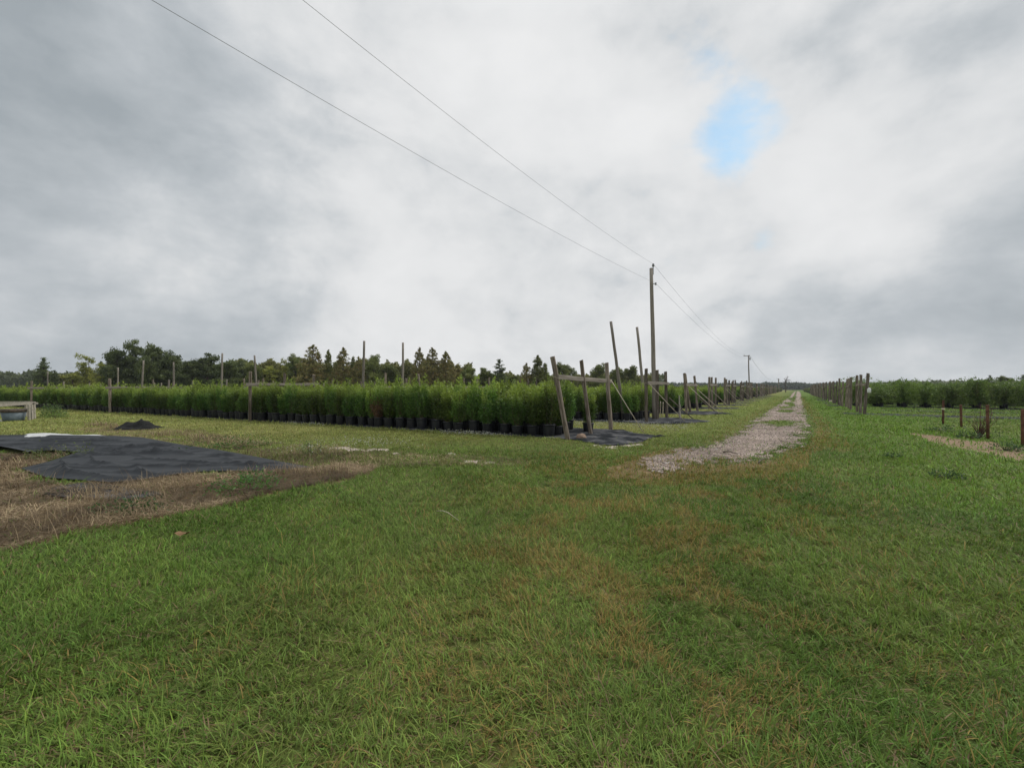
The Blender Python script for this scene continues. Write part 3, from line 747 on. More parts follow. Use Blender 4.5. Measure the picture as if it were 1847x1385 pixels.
tw = math.atan2(DY, DX)
GF = 'three-post timber frames at the row ends left of the track'
def frame(k, t, label, group, posts=None, bar_h=1.95, braces=(), big=True, bar_ext=(.12, .25), height=None):
    """three square posts joined by a crossbar; posts: (ds, height, lean along s, lean across)"""
    x0, y0 = bed(k, 0, t)
    root = thing('post_frame', label, 'post frame', (x0, y0, 0), 0, group)
    posts = posts or [(ds + random.gauss(0, .08), (height or 2.6) + random.gauss(0, .09), random.gauss(-.04, .10), random.gauss(0, .05)) for ds in (0, 1.7, 3.4)]
    pts = []
    for i, (ds, h, la, lb) in enumerate(posts):
        x, y = bed(k, ds, t); a = Vector((x - x0, y - y0, -.15))
        top = a + Vector((DX * la + DY * lb, DY * la - DX * lb, h + .15))
        timber('post', a, top, .135 + random.uniform(-.01, .012), .14, M['timber'], root, random.gauss(tw, .12), random.random())
        def on(z, a=a, top=top): return a + (top - a) * ((z - a.z) / (top.z - a.z))
        pts.append(on)
    sgn = 1
    off = Vector((DY, -DX, 0)) * .095
    A, B = pts[0](bar_h) + off, pts[-1](bar_h + random.gauss(.02, .03)) + off
    dr = (B - A).normalized()
    bar = timber('crossbar', A - dr * bar_ext[0], B + dr * bar_ext[1], .045, .15, M['grey_timber'], root, 0, random.random())
    dq = (B - A).normalized(); side = off.normalized(); up = dq.cross(side)
    bar.rotation_quaternion = Matrix((side, up, dq)).transposed().to_quaternion()
    if big:  # wire tied round the post above the crossbar
        mb = MB(); p = pts[0](bar_h - .02)
        c = [p + Vector((math.cos(q) * .115, math.sin(q) * .115, .03 * math.sin(q * 2))) for q in np.linspace(0, 2 * PI, 13)]
        mb.tube(c, .006, 5)
        link('wire_tie', mb.mesh('wire_tie', M['brace']), root)
    for (i, z, out, dsx, rad, mat) in braces:
        a = pts[i](z) + off * 1.4; b = Vector((a.x + DY * out + DX * dsx, a.y - DX * out + DY * dsx, -.05))
        mb = MB(); mid = (a + b) / 2 + Vector((random.gauss(0, .02), random.gauss(0, .02), -.02))
        mb.tube([a, mid, b], rad, 7); link('brace', mb.mesh('brace', mat, True), root)
    return root

frame(0, -6.1, 'nearest weathered timber frame of three leaning posts with a crossbar, on the mat end', GF,
      posts=[(-.1, 2.68, -.30, -.42), (1.75, 2.66, -.30, -.26), (3.75, 2.68, -.12, -.15)], bar_h=2.02, braces=[(2, 2.0, 1.35, -.1, .017, M['brace'])], bar_ext=(.05, .42))
frame(1, -6.0, 'second timber frame along the track, upright posts in front of the utility pole', GF,
      posts=[(-.25, 2.62, -.02, .0), (1.8, 2.62, -.05, -.02), (3.75, 2.60, .0, -.08)], bar_h=1.93, braces=[(0, 1.9, 1.5, 1.2, .016, M['brace']), (2, 1.15, 1.3, .2, .03, M['dark_brace'])])
frame(2, -5.9, 'third timber frame along the track, its first two posts leaning together', GF,
      posts=[(.0, 2.66, -.05, -.12), (1.3, 2.62, -.95, -.16), (3.8, 2.58, -.2, -.18)], bar_h=1.9, braces=[(1, 1.8, 1.9, .3, .02, M['brace']), (2, 1.6, 1.7, .2, .022, M['brace']), (2, 1.0, 1.2, 0, .03, M['dark_brace'])])
lab_more = ['fourth', 'fifth', 'sixth', 'seventh', 'eighth', 'ninth', 'tenth', 'eleventh', 'twelfth', 'thirteenth', 'fourteenth', 'fifteenth', 'sixteenth', 'seventeenth', 'eighteenth', 'nineteenth', 'twentieth', 'twenty-first', 'twenty-second']
for k in range(3, 22):
    br = [(random.choice((0, 1, 2)), random.uniform(1.5, 1.95), random.uniform(1.2, 1.9), random.gauss(.2, .3), .013, random.choice((M['brace'], M['brace'], M['dark_brace']))) for _ in range(2 if k < 5 else 1 if k < 12 else 0)]
    frame(k, -5.9 + random.gauss(0, .1), '%s three-post timber frame along the left of the track' % lab_more[k - 3], GF, braces=br, big=k < 6)
# broken paler stump wood beside the second frame
x, y = bed(1, 3.2, -5.2)
o = timber('broken_post', (x, y, -.1), (x - .03, y + .05, 1.28), .13, .09, M['pale_timber'], None, .3, 3, .55)
tag(o, 'short splintered pale post beside the second timber frame on the left', 'post')
for ds, hh in ((4.2, 1.0), (4.7, .9), (5.3, .85)):
    x, y = bed(1, ds, -6.6); o = round_pole('stake', (x, y, -.05), (x + .02, y, hh), .03, .026, M['brace'], None, 8)
    tag(o, {4.2: 'first', 4.7: 'second', 5.3: 'third'}[ds] + ' of three thin pale stakes in the gap behind the second timber frame', 'stake', 'thin stakes behind the second frame')

# frames standing inside the beds, their tops showing over the shrubs
GI = 'timber frames standing inside the planting beds'
for j, t in enumerate((-23.3, -39.2, -54.0)):
    for k in range(0, 5):
        if k == 0:
            lab = ['tall brown post with a long crossbar reaching right, before the shrub row left of centre', 'grey post with yellow stained foot before the shrub row at left', 'thin post at the left end of the shrub row beside the wooden rail'][j]
            ps = [[(0.0, 2.52, 0, .03), (1.75, 2.5, .03, 0), (3.45, 2.45, .0, .04)], [(0, 2.35, .0, -.12), (1.7, 1.8, 0, 0), (3.4, 1.8, 0, 0)], [(0, 2.3, 0, 0), (1.7, 1.75, 0, 0), (3.4, 1.75, 0, 0)]][j]
            frame(k, t, lab, GI, posts=ps, bar_h=[1.86, 1.72, 1.70][j], big=False, bar_ext=(.25, .3))
        else:
            lab = 'timber frame inside the %s bed, post tops above the shrubs, %s line from track' % (ORD[k], ['nearest', 'middle', 'farthest'][j])
            frame(k, t + random.gauss(0, .3), lab, GI, big=False, height=2.6, bar_h=1.75)

# tall poles -----------------------------------------------------------
GT = 'tall bare poles rising from the shrub beds'
def tall(px_top, py_top, px_base, Y, label, r=.095):
    b = at(px_base, HZ, Y); b.z = -.1; p = at(px_top, py_top, Y)
    tag(round_pole('tall_pole', b, p, r, r * .8, M['grey_timber']), label, 'pole', GT)
tall(1102, 580, 1126, 21.9, 'tall pole leaning left just behind the nearest timber frame', .088)
tall(1149, 590, 1165, 26.0, 'tall pole leaning left just left of the utility pole', .095)
tall(657, 615, 654, 31.8, 'tallest bare pole above the shrubs, left of a second upright one', .10)
tall(727, 618, 726, 33.0, 'upright bare pole right of the tallest one, left of the rusty cypress trio', .10)
tall(401, 637, 399, 42.7, 'dark upright pole against the right edge of the big oaks', .10)
tall(459, 641, 465, 45.5, 'pole leaning left beside the dark oaks, above the brown post with crossbar', .105)
tall(313, 653, 314, 57, 'upright pole in front of the middle of the oak group', .11)
tall(259, 650, 254, 53.6, 'pole tilted right in front of the tallest oak', .11)
tall(213, 663, 212, 72, 'slim pole in front of the left edge of the oak group', .12)
tall(86, 670, 86, 88, 'thin pole in front of the lone dark tree at far left', .13)

# single short posts along the far rows
GS = 'short post tops showing over the shrub rows'
for px, top, lab in ((25, 693, 'at the far left edge'), (115, 688, 'left of the yellow-green tree'), (279, 690, 'below the tilted pole'), (291, 690.5, 'below the oaks, right of the tilted pole'), (305, 685, 'taller, just left of the upright pole before the oaks'),
                     (391, 692, 'just left of the dark upright pole'), (409, 685, 'just right of the dark upright pole'), (584, 690, 'below the thin conical tree'), (848, 688, 'below the low round trees in the centre'), (929, 688.5, 'left of the orange conical tree'), (162, 691, 'below the yellow-green tree'), (182, 692, 'right of the yellow-green tree')):
    Y = .95 * F / (HZ - top); Y = min(Y, 75)
    b = at(px, HZ, Y); p = at(px + random.gauss(0, .4), top, Y)
    o = timber('wooden_post', (b.x, b.y, -.1), p, .16, .16, M['grey_timber'], None, random.random(), random.random()); tag(o, 'short post top over the shrubs ' + lab, 'post', GS)

# right-hand frames ------------------------------------------------------
GR = 'three-post timber frames right of the track'
for i, s0 in enumerate(RB_S):
    t0 = 3.65
    x0, y0 = st(s0, t0)
    lab = ['nearest timber frame right of the track, three posts with a white jug hung on it', 'second timber frame right of the track, two thick dark posts', 'third timber frame right of the track, broad leaning posts'][i] if i < 3 else '%s timber frame counted along the right of the track' % ORD[i]
    root = thing('post_frame', lab, 'post frame', (x0, y0, 0), 0, GR)
    hs = [(-.3, 2.62, .0, .20), (1.5, 2.58, .0, .02), (3.4, 2.58, .05, .0)] if i == 0 else [(random.gauss(a, .1), 2.5 + random.gauss(0, .1), random.gauss(0, .06), random.gauss(0, .1)) for a in (-.2, 1.5, 3.2)]
    tops = []
    for ds, h, la, lb in hs:
        a = Vector((DX * ds, DY * ds, -.15)); b = a + Vector((DX * la + DY * lb, DY * la - DX * lb, h + .15))
        timber('post', a, b, .14, .14, M['timber'], root, tw + random.gauss(0, .1), random.random()); tops.append((a, b))
    q = .74; off = Vector((-DY, DX, 0)) * .115
    A = tops[0][0].lerp(tops[0][1], q) + off; B = tops[2][0].lerp(tops[2][1], q) + off
    dr = (B - A).normalized(); bar = timber('crossbar', A - dr * .2, B + dr * .25, .05, .16, M['timber'], root, 0, random.random())
    side = off.normalized(); bar.rotation_quaternion = Matrix((side, dr.cross(side), dr)).transposed().to_quaternion()
    if i == 0:
        a, b = tops[0]; jp = a.lerp(b, .60) + Vector((x0, y0, 0)) + Vector((-.02, -.22, -.1))
        r_ = thing('hanging_jug', 'small white plastic jug hung on the nearest post frame right of the track', 'jug', jp)
        mb = MB(); mb.tube([(0, 0, -.02), (0, 0, 0), (0, 0, .2), (0, 0, .27), (0, 0, .3)], [.09, .1, .1, .06, .035], 12); link('body', mb.mesh('body', M['white_plastic'], True), r_)
        mb = MB(); mb.tube([(0, 0, .3), (0, 0, .34)], .042, 10); link('cap', mb.mesh('cap', M['tub_rim']), r_)
        mb = MB(); mb.tube([(0, .02, .28), (.0, .1, .42), (.0, .2, .46)], .008, 6); link('hook', mb.mesh('hook', M['metal']), r_)

# ------------------------------------------------------------------ utility poles and wires
def upole(base, h, lean, r0, label, top_arm):
    root = thing('utility_pole', label, 'utility pole', base, 0, 'utility poles along the track')
    p1 = Vector((lean, 0, h))
    round_pole('shaft', (0, 0, -.3), p1, r0, r0 * .68, M['grey_timber'], root, 14)
    ax = p1 + Vector((r0 * .8, -.02, 0))
    if top_arm == 0:
        mb = MB(); mb.tube([ax + Vector((0, 0, -.35)), ax + Vector((0, 0, .1))], .025, 8); link('pin_bracket', mb.mesh('pin_bracket', M['metal']), root)
        mb = MB(); mb.tube([ax + Vector((0, 0, z)) for z in (.08, .12, .16, .2, .25)], [.055, .075, .05, .07, .03], 10); link('insulator', mb.mesh('insulator', M['porcelain'], True), root)
        q = Vector((lean * .92 + .1, -.05, h - .85)); mb = MB(); mb.tube([q + Vector((-.05, 0, 0)), q + Vector((.11, 0, 0))], .02, 8); mb.tube([q + Vector((.11, 0, -.06)), q + Vector((.11, 0, .06))], .05, 8)
        link('clevis', mb.mesh('clevis', M['metal']), root)
    else:
        mb = MB(); mb.box((lean - .35, -.02, h - .12), (1.2, .09, .11)); link('crossarm', mb.mesh('crossarm', M['timber']), root)
        for xx in (-.85, .12):
            mb = MB(); mb.tube([(lean + xx, -.02, h - .06), (lean + xx, -.02, h + .05), (lean + xx, -.02, h + .14)], [.03, .07, .035], 8); link('insulator', mb.mesh('insulator', M['porcelain'], True), root)
        mb = MB(); mb.tube([(lean + .25, -.1, h - .9), (lean + .25, -.1, h - .3)], .10, 8); link('fitting', mb.mesh('fitting', M['metal'], True), root)
    return root
YP = 23.0
pb = at(1181.5, HZ, YP); pb.z = 0
ptop = at(1174.5, 484, YP)
upole(pb, ptop.z, ptop.x - pb.x, .13, 'tall grey wooden utility pole behind the second timber frame, with one top insulator', 0)
Y2 = 84.0
p2b = at(1352, HZ, Y2); p2b.z = 0; p2t = at(1350, 641, Y2)
upole(p2b, p2t.z, p2t.x - p2b.x, .14, 'distant dark utility pole with a short crossarm above the row of posts', 1)
Y3 = 210.0
p3b = at(1405, HZ, Y3); p3b.z = 0; p3t = at(1404.3, 683, Y3)
upole(p3b, p3t.z, p3t.x - p3b.x, .28, 'farthest small utility pole near the end of the track, pale lower half', 1)
def wire(pts, label, r=.007, group='overhead wires along the track'):
    mb = MB(); mb.tube(pts, r, 5); tag(link('overhead_wire', mb.mesh('overhead_wire', M['wire'], True)), label, 'wire', group)
def span(a, b, sag, k=24): return [a.lerp(b, i / k) - Vector((0, 0, 4 * sag * (i / k) * (1 - i / k))) for i in range(k + 1)]
w1 = Vector((ptop.x + .11, ptop.y - .02, ptop.z + .22)); w2 = Vector((ptop.x + .22, ptop.y - .05, ptop.z - .82))
Q1 = at(765, 174, 9.36); Q2 = at(570, 174, 8.3)
def back_wire(w, Q, far=2.2, bow=.0):
    """through Q and on to the pole behind the camera"""
    d = Q - w; pts = []
    for i in range(31):
        u = i / 30 * far
        pts.append(w + d * u - Vector((0, 0, bow * u * (1 - u) * 4)))
    return pts
wire(back_wire(w1, Q1, 2.6, .16), 'upper overhead wire from the tall utility pole over the camera', .0042)
wire(back_wire(w2, Q2, 2.6, .14), 'lower overhead wire from the tall utility pole sweeping left over the shrubs', .0045)
wire(span(w1, Vector((p2t.x - .85, p2t.y, p2t.z + .14)), 1.1), 'upper wire between the tall utility pole and the second one', .0055)
wire(span(w2, Vector((p2t.x + .1, p2t.y, p2t.z - .7)), 1.0), 'lower wire between the tall utility pole and the second one', .0055)
wire(span(Vector((p2t.x + .12, p2t.y, p2t.z + .14)), Vector((p3t.x - .6, p3t.y, p3t.z)), 2.6), 'far wire between the second and the last utility pole', .02)

# ------------------------------------------------------------------ potted shrubs
def pot_mesh(r=.205, h=.37):
    prof = [(r * .83, 0), (r * .86, .01), (r * .95, h * .80), (r * .955, h * .86), (r * 1.04, h * .865), (r * 1.05, h), (r * .98, h), (r * .965, h * .9), (.0, h * .88)]
    n_ = 20; v = []; f = []
    for (a, z) in prof:
        for k in range(n_): v.append((a * math.cos(2 * PI * k / n_), a * math.sin(2 * PI * k / n_), z))
    for i in range(len(prof) - 1):
        for k in range(n_): f.append((i * n_ + k, i * n_ + (k + 1) % n_, (i + 1) * n_ + (k + 1) % n_, (i + 1) * n_ + k))
    f.append(tuple(range(n_))[::-1])
    mb = MB(); mb.add(v, f); return mb.mesh('pot', M['pot'], True)
POT = pot_mesh()
def soil_mesh():
    mb = MB(); mb.tube([(0, 0, .325), (0, 0, .335)], [.19, .17], 14); return mb.mesh('soil', M['soil'])

def shrub_np(nst, nlf, ln, w, height=1.40, rad=.28, dead=0, z0=.34, brown=0.0):
    """upright bushy shrub: shoots from the pot, leaves all along them"""
    P = []; D = []; C = []; Ls = []; bt = rng.uniform(.62, 1.28) * np.array((rng.uniform(.9, 1.3), 1, 1))
    shoots = []
    for i in range(nst):
        a = rng.uniform(0, 2 * PI); rr = rad * math.sqrt(rng.random()) * rng.uniform(.6, 1.15)
        hh = height * (1 - .50 * (rr / rad) ** 2) * rng.uniform(.68, 1.10)
        if i % 6 == 0: hh *= rng.uniform(1.0, 1.28); rr *= .6
        u = rng.uniform(.03, 1, nlf) ** .8
        spread = rr * (u / .35).clip(0, 1) ** .7
        bend = rng.uniform(0, .09) * u ** 2
        ang = a + rng.normal(0, .3) * u
        px = np.cos(ang) * (.05 + spread + bend); py = np.sin(ang) * (.05 + spread + bend); pz = z0 + u * hh
        p = np.stack([px, py, pz], 1) + rng.normal(0, .032, (nlf, 3))
        d = unit(np.stack([np.cos(ang) * .3, np.sin(ang) * .3, np.full(nlf, .55)], 1) + rng.normal(0, .55, (nlf, 3)))
        g = sstep(.50, .95, u * hh / height)[:, None]       # new growth at the shoot tips is yellow-green
        g = g * rng.uniform(.5, 1.0)
        base = (np.array((.044, .100, .018)) + rng.random((nlf, 1)) ** 1.6 * np.array((.10, .155, .03))) * bt
        new = np.array((.25, .33, .05)) + rng.random((nlf, 1)) * np.array((.09, .10, .02))
        c = base + (new - base) * g
        if rng.random() < .10: c = c * .6 + np.array((.10, .15, .02)) * .6
        if dead and rng.random() < dead: c = np.where((p[:, 2] < .95 + rng.normal(0, .12, nlf))[:, None], np.array((.12, .065, .035)) + rng.random((nlf, 1)) * np.array((.10, .065, .03)), c)
        if brown: c = c + (np.array((.10, .075, .045)) - c) * brown
        P.append(p); D.append(d); C.append(c); shoots.append((a, rr, hh))
    P = np.concatenate(P); D = np.concatenate(D); C = np.concatenate(C)
    return P, D, C, shoots
def shrub_variant(dead=0, sc=1.0):
    P, D, C, sh = shrub_np(30, 62, .06, .026, 1.40 * sc, .225, dead)
    n_ = len(P); v, q, c = leaf_quads(P, D, rng.uniform(.055, .11, n_), rng.uniform(.026, .046, n_), C)
    fol = mesh_np('foliage', v, [q], M['leaf'], c)
    mb = MB()
    for a, rr, hh in sh[:14]:
        mb.tube([(math.cos(a) * .03, math.sin(a) * .03, .32), (math.cos(a) * (.05 + rr * .9), math.sin(a) * (.05 + rr * .9), .32 + hh * .33), (math.cos(a) * (.05 + rr), math.sin(a) * (.05 + rr), .32 + hh * .85)], [.011, .008, .003], 5)
    return fol, mb.mesh('stems', M['stem'])
SH = [shrub_variant(sc=random.uniform(.92, 1.08)) for _ in range(10)]
SH_DEAD = shrub_variant(.9)
SOILM = soil_mesh()
shrub_count = 0
def place_shrub(x, y, label, group, var=None, sc=None, detail=True):
    global shrub_count
    fol, stm = var or random.choice(SH)
    r = thing('potted_shrub', label, 'potted shrub', (x, y, .02), random.uniform(0, 2 * PI), group)
    sc = sc or random.gauss(1.0 + .07 * max(0, min(1, (34 - math.hypot(x, y)) / 16)), .085); r.scale = (random.uniform(.92, 1.08),) * 2 + (sc,)
    r.rotation_euler = (random.gauss(0, .02), random.gauss(0, .02), r.rotation_euler.z)
    link('pot', POT, r); link('foliage', fol, r); link('stems', stm, r)
    if detail: link('soil', SOILM, r)
    shrub_count += 1
    return r
G_F = 'front row of upright shrubs in black pots, left of the leaning frame'
ROWS = (.42, .92, 1.40, 2.15, 2.62, 3.10)
dead_done = False
t = -7.05; i = 0
front = []
while t > -67.5:
    x, y = bed(0, ROWS[0] + random.gauss(0, .05), t); px = CX + F * x / y
    seg = 0 if t > -22.8 else 1 if t > -38.8 else 2 if t > -53.5 else 3
    lab = ['upright shrub in black pot, front row right of the brown post with crossbar', 'upright shrub in black pot, front row between the brown and grey posts',
           'upright shrub in black pot, front row between grey post and thin left post', 'small upright shrub in the front row beyond the thin left post'][seg]
    grp = ['front row shrubs right of the brown post', 'front row shrubs between brown and grey posts', 'front row shrubs left of the grey post', 'front row shrubs at the far left end'][seg]
    if not dead_done and px < 692:
        place_shrub(x, y, 'half dead shrub with reddish brown leaves in the front row of pots', 'front row shrubs right of the brown post', SH_DEAD); dead_done = True
    else: place_shrub(x, y, lab, grp)
    t -= random.gauss(.575, .06) if t > -40 else random.gauss(.62, .05)
# rest of the nearest bed, next to the track
x, y = bed(0, 2.55, -6.55); place_shrub(x, y, 'lone round-topped potted shrub between the second and third leaning posts', 'row end shrubs of the nearest bed', None, .93)
used = set()
NEAR = []
for j, ds in enumerate(ROWS[1:]):
    t = -7.0 - (.55 if j >= 2 else 0)
    for q in range(6 if j else 30):
        x, y = bed(0, ds + random.gauss(0, .05), t); NEAR.append((j + 1, t))
        place_shrub(x, y, ('green potted shrub directly behind the front row of the nearest bed' if j == 0 else 'green potted shrub standing behind the front rows near the leaning frame'), ('second row shrubs of the nearest bed' if j == 0 else 'back row shrubs behind the leaning frame'))
        t -= random.gauss(.54, .05)
NEAR_END = {}
for j in range(1, 6): NEAR_END[(0, j)] = min(tt for jj, tt in NEAR if jj == j) - .5
def bed_shrubs(k, per_row, lab, grp):
    for j, ds in enumerate(ROWS):
        t = -6.9 - random.random() * .4
        for q in range(per_row[0] if j == 0 else per_row[1]):
            x, y = bed(k, ds + random.gauss(0, .05), t); place_shrub(x, y, lab, grp, None, None, False); t -= random.gauss(.56, .05)
        NEAR_END[(k, j)] = t
bed_shrubs(1, (22, 3), 'green potted shrub of the second bed, seen between the first two timber frames', 'shrubs of the second bed')
bed_shrubs(2, (10, 2), 'green potted shrub at the track end of the third bed, behind the second timber frame', 'shrubs of the third bed')
for k in range(3, 8):
    bed_shrubs(k, (2, 2) if k < 6 else (1, 1), 'green potted shrub at the track end of the %s bed on the left' % ORD[k], 'row end shrubs of the %s bed' % ORD[k])

# the many remaining shrubs of the beds: one mass
def shrub_mass():
    Vs = []; Fs = []; Cs = []; off = 0
    pv = []; pf = []
    def lod(n1, n2, lw, brown): 
        P, D, C, _ = shrub_np(n1, n2, 0, 0, 1.38, .29, 0, .34, brown); n_ = len(P)
        v, q, c = leaf_quads(P, D, rng.uniform(lw * .8, lw * 1.3, n_), rng.uniform(lw * .4, lw * .6, n_), C); return v, q, c
    A = [lod(18, 18, .14, 0) for _ in range(5)]; B = [lod(12, 10, .20, .1) for _ in range(5)]; Bb = [lod(10, 8, .19, .75) for _ in range(5)]
    pot8 = MB(); pot8.tube([(0, 0, 0), (0, 0, .37)], [.17, .21], 8)
    p8v = np.array(pot8.v)
    spots = []
    for k in range(0, 36):
        for j, ds in enumerate(ROWS if k < 16 else ROWS[::2]):
            if k == 0 and j == 0: continue
            t = NEAR_END.get((k, j), -6.8)
            tend = -67 if (k < 4 and (j in (0, 1, 5) or k == 0)) else (-30 if k < 4 else -20 if k < 8 else -15 if k < 16 else -12)
            step = .55 if k < 8 else .6
            while t > tend:
                spots.append((k, ds, t)); t -= step + random.gauss(0, .04)
    far_r = [(None, s_, t_) for s_ in np.arange(113, 310, 2.6) for t_ in np.arange(4.6, 14, 1.1)]
    for k, ds, t in spots + far_r:
        if k is None: x, y = st(ds + random.gauss(0, .3), t + random.gauss(0, .2)); k = 20
        else: x, y = bed(k, ds + random.gauss(0, .06), t)
        r = math.hypot(x, y); br = k >= 8 and random.random() < .8
        v, q, c = random.choice(Bb if br else (A if r < 45 else B))
        a = random.uniform(0, 2 * PI); ca, sa = math.cos(a), math.sin(a); h = random.gauss(1, .06)
        vv = np.stack([v[:, 0] * ca - v[:, 1] * sa + x, v[:, 0] * sa + v[:, 1] * ca + y, v[:, 2] * h], 1)
        Vs.append(vv); Fs.append(q + off); Cs.append(c * random.uniform(.82, 1.15)); off += len(vv)
        pv.append(p8v + np.array((x, y, .02)))
    tag(link('shrub_rows', mesh_np('shrub_rows', np.concatenate(Vs), [np.concatenate(Fs)], M['leaf'], np.concatenate(Cs))), 'dense rows of potted shrubs filling the beds behind the front row', 'shrubs', None, 'stuff')
    n_ = len(pv); F4 = np.array([f for f in pot8.f if len(f) == 4]); nvp = len(p8v)
    ff = (F4[None] + (np.arange(n_) * nvp)[:, None, None]).reshape(-1, 4)
    tag(link('pot_rows', mesh_np('pot_rows', np.concatenate(pv), [ff], M['pot'], None, True)), 'black pots under the dense shrub rows behind the front row', 'pots', None, 'stuff')
    print('mass shrubs', len(spots), 'individual', shrub_count)
shrub_mass()

# ------------------------------------------------------------------ arching shrubs on the right
def arch_np(nc, nl, H=2.2, Rr=1.4):
    P = []; D = []; C = []; canes = []
    for i in range(nc):
        a = rng.uniform(0, 2 * PI); ln = rng.uniform(1.0, 1.0 + H * .62); out = Rr * rng.uniform(.35, 1.0)
        top = H * rng.uniform(.45, .93) * (1.16 if rng.random() < .10 else 1); u = np.linspace(.06, 1, nl)
        r = out * u ** 1.3; top = top * (1 if i % 3 else rng.uniform(.25, .55)); z = .2 + (top - .2) * np.sin(np.clip(u * rng.uniform(.55, .96), 0, 1) * PI) ** .8
        ang = a + rng.normal(0, .25) * u
        p = np.stack([np.cos(ang) * r, np.sin(ang) * r, z], 1); canes.append(p[[0, nl // 3, 2 * nl // 3, nl - 1]])
        p = p + rng.normal(0, .055, p.shape)
        d = unit(np.stack([np.cos(ang), np.sin(ang), .3 + 0 * u], 1) + rng.normal(0, .75, p.shape))
        g = sstep(.55, 1, u)[:, None] * rng.uniform(.1, .9)
        base = np.array((.070, .125, .024)) + rng.random((nl, 1)) ** 1.4 * np.array((.11, .145, .035)); new = np.array((.23, .31, .06))
        P.append(p); D.append(d); C.append(base + (new - base) * g)
    return np.concatenate(P), np.concatenate(D), np.concatenate(C), canes
def arch_variant():
    P, D, C, canes = arch_np(84, 44); n_ = len(P)
    v, q, c = leaf_quads(P, D, rng.uniform(.09, .16, n_), rng.uniform(.05, .085, n_), C)
    mb = MB()
    for p in canes[:22]: mb.tube([tuple(k) for k in p], [.014, .011, .008, .004], 5)
    mb.tube([(0, 0, .3), (0, 0, .75)], [.04, .03], 7)
    return mesh_np('foliage', v, [q], M['leaf'], c), mb.mesh('canes', M['stem'])
ARV = [arch_variant() for _ in range(5)]
POT_B = pot_mesh(.27, .42)
def place_arch(x, y, label, group, sc=1):
    fol, cn = random.choice(ARV); r = thing('arching_shrub', label, 'potted shrub', (x, y, .02), random.uniform(0, 2 * PI), group)
    h = random.gauss(1, .08) * sc; r.scale = (random.uniform(.9, 1.1), random.uniform(.9, 1.1), h)
    link('pot', POT_B, r); link('foliage', fol, r); link('canes', cn, r)
for i, s0 in enumerate(RB_S[2:8]):
    rows = (1.6,) if i == 0 else (.6, 2.4)
    for j, ds in enumerate(rows if i else (.9, 2.8)):
        t = 4.9; q = 0
        tmax = 62 if i == 0 else 58 if i < 2 else 14
        while t < tmax:
            x, y = st(s0 + ds - .05 * (t - 3) + random.gauss(0, .15), t)
            if x / y < 1.9:
                lab = ['large arching dark green shrub, %s row of the nearest planted bed on the right' % ('front' if j == 0 else 'second'), 'arching shrub in the second planted bed right of the track', 'arching shrub at the track end of the third planted bed on the right', 'arching shrub at the track end of the fourth planted bed on the right', 'arching shrub at the track end of the fifth planted bed on the right', 'arching shrub at the track end of the sixth planted bed on the right'][i]
                place_arch(x, y, lab, 'arching shrubs, right bed %s%s' % (ORD[i], ' row %s' % ('front', 'back')[j] if i == 0 else ''), (1.0 + .10 * random.random()) if i == 0 else 1.0)
            t += random.gauss(1.55, .18)

# ------------------------------------------------------------------ rusty steel posts
GP = 'row of short rusty steel posts at right'
for (px, py, tpx, tpy, lab, cap) in ((1701, 766, 1701.5, 722, 'thin rusty steel post with a pale top, farthest of the row at right', True), (1734, 770.6, 1733, 730, 'rusty steel post between the pale-topped one and the twiggy bush', False),
                                     (1782, 791, 1781, 730, 'thick rusty steel post beside the twiggy bush', False), (1845, 805, 1845, 738, 'tall rusty steel post at the right edge of the picture', False)):
    x, y = gp(px, py); top = at(tpx, tpy, y)
    root = thing('steel_post', lab, 'steel post', (x, y, 0), 0, GP)
    mb = MB(); d = top - Vector((x, y, 0)); r = .042
    mb.tube([(0, 0, -.1), d * .5, d * .97, d], [r, r, r, r * .9], 12); link('shaft', mb.mesh('shaft', M['rust'], True), root)
    mb = MB(); mb.tube([d * .8, d * .83], r * 1.25, 12); link('collar', mb.mesh('collar', M['rust']), root)
    if cap: mb = MB(); q = d * .62; mb.tube([q, q + Vector((0, 0, .07))], r * 1.4, 12); link('pale_ring', mb.mesh('pale_ring', M['cream']), root)
x0, y0 = gp(1497, 725.5)
mb = MB(); mb.tube([(0, 0, .13), (.9, .35, .13)], .11, 12)
mb2 = MB(); mb2.tube([(.9, .35, .13), (1.15, .45, .13)], .125, 12)
r_ = thing('pipe', 'short cream pipe with a dark end lying by the right side posts', 'pipe', (x0, y0, 0)); link('barrel', mb.mesh('barrel', M['cream'], True), r_); link('collar', mb2.mesh('collar', M['pot'], True), r_)

# ------------------------------------------------------------------ low rail, tub, bushes at left
def rail_stand():
    bx, by = gp(58, 758); root = thing('wooden_rail', 'weathered wooden rail of two boards on short posts at the left edge', 'rail', (bx, by, 0))
    def rel(px, py, Y): q = at(px, py, Y); return Vector((q.x - bx, q.y - by, q.z))
    for px, yb, wd, dY in ((52.5, 758, .10, 0), (58, 757.5, .085, .5), (47, 749, .12, 3.0), (62, 752, .10, 1.4)):
        Y = by + dY; a = rel(px, HZ, Y); a.z = -.1; b = rel(px, 729.5 if dY < 2 else 728.5, Y)
        timber('post', a, b, wd, .09, M['pale_timber'], root, 0, random.random())
    def board(a, b, h=.14, th=.045):
        d = (b - a); mb = MB(); q = d.to_track_quat('X', 'Z').to_matrix(); mb.box((a + b) / 2, (d.length, th, h), q); link('rail', mb.mesh('rail', M['pale_timber']), root)
    board(rel(-150, 741, 18.4), rel(64, 726.6, by + .9)); board(rel(-150, 727.4, 26.2), rel(53, 726.2, by + 3.1), .17)
    board(rel(44, 727.6, by + 3.2), rel(66, 727.2, by + .6), .10, .12)
rail_stand()
x0, y0 = gp(8, 759.5)
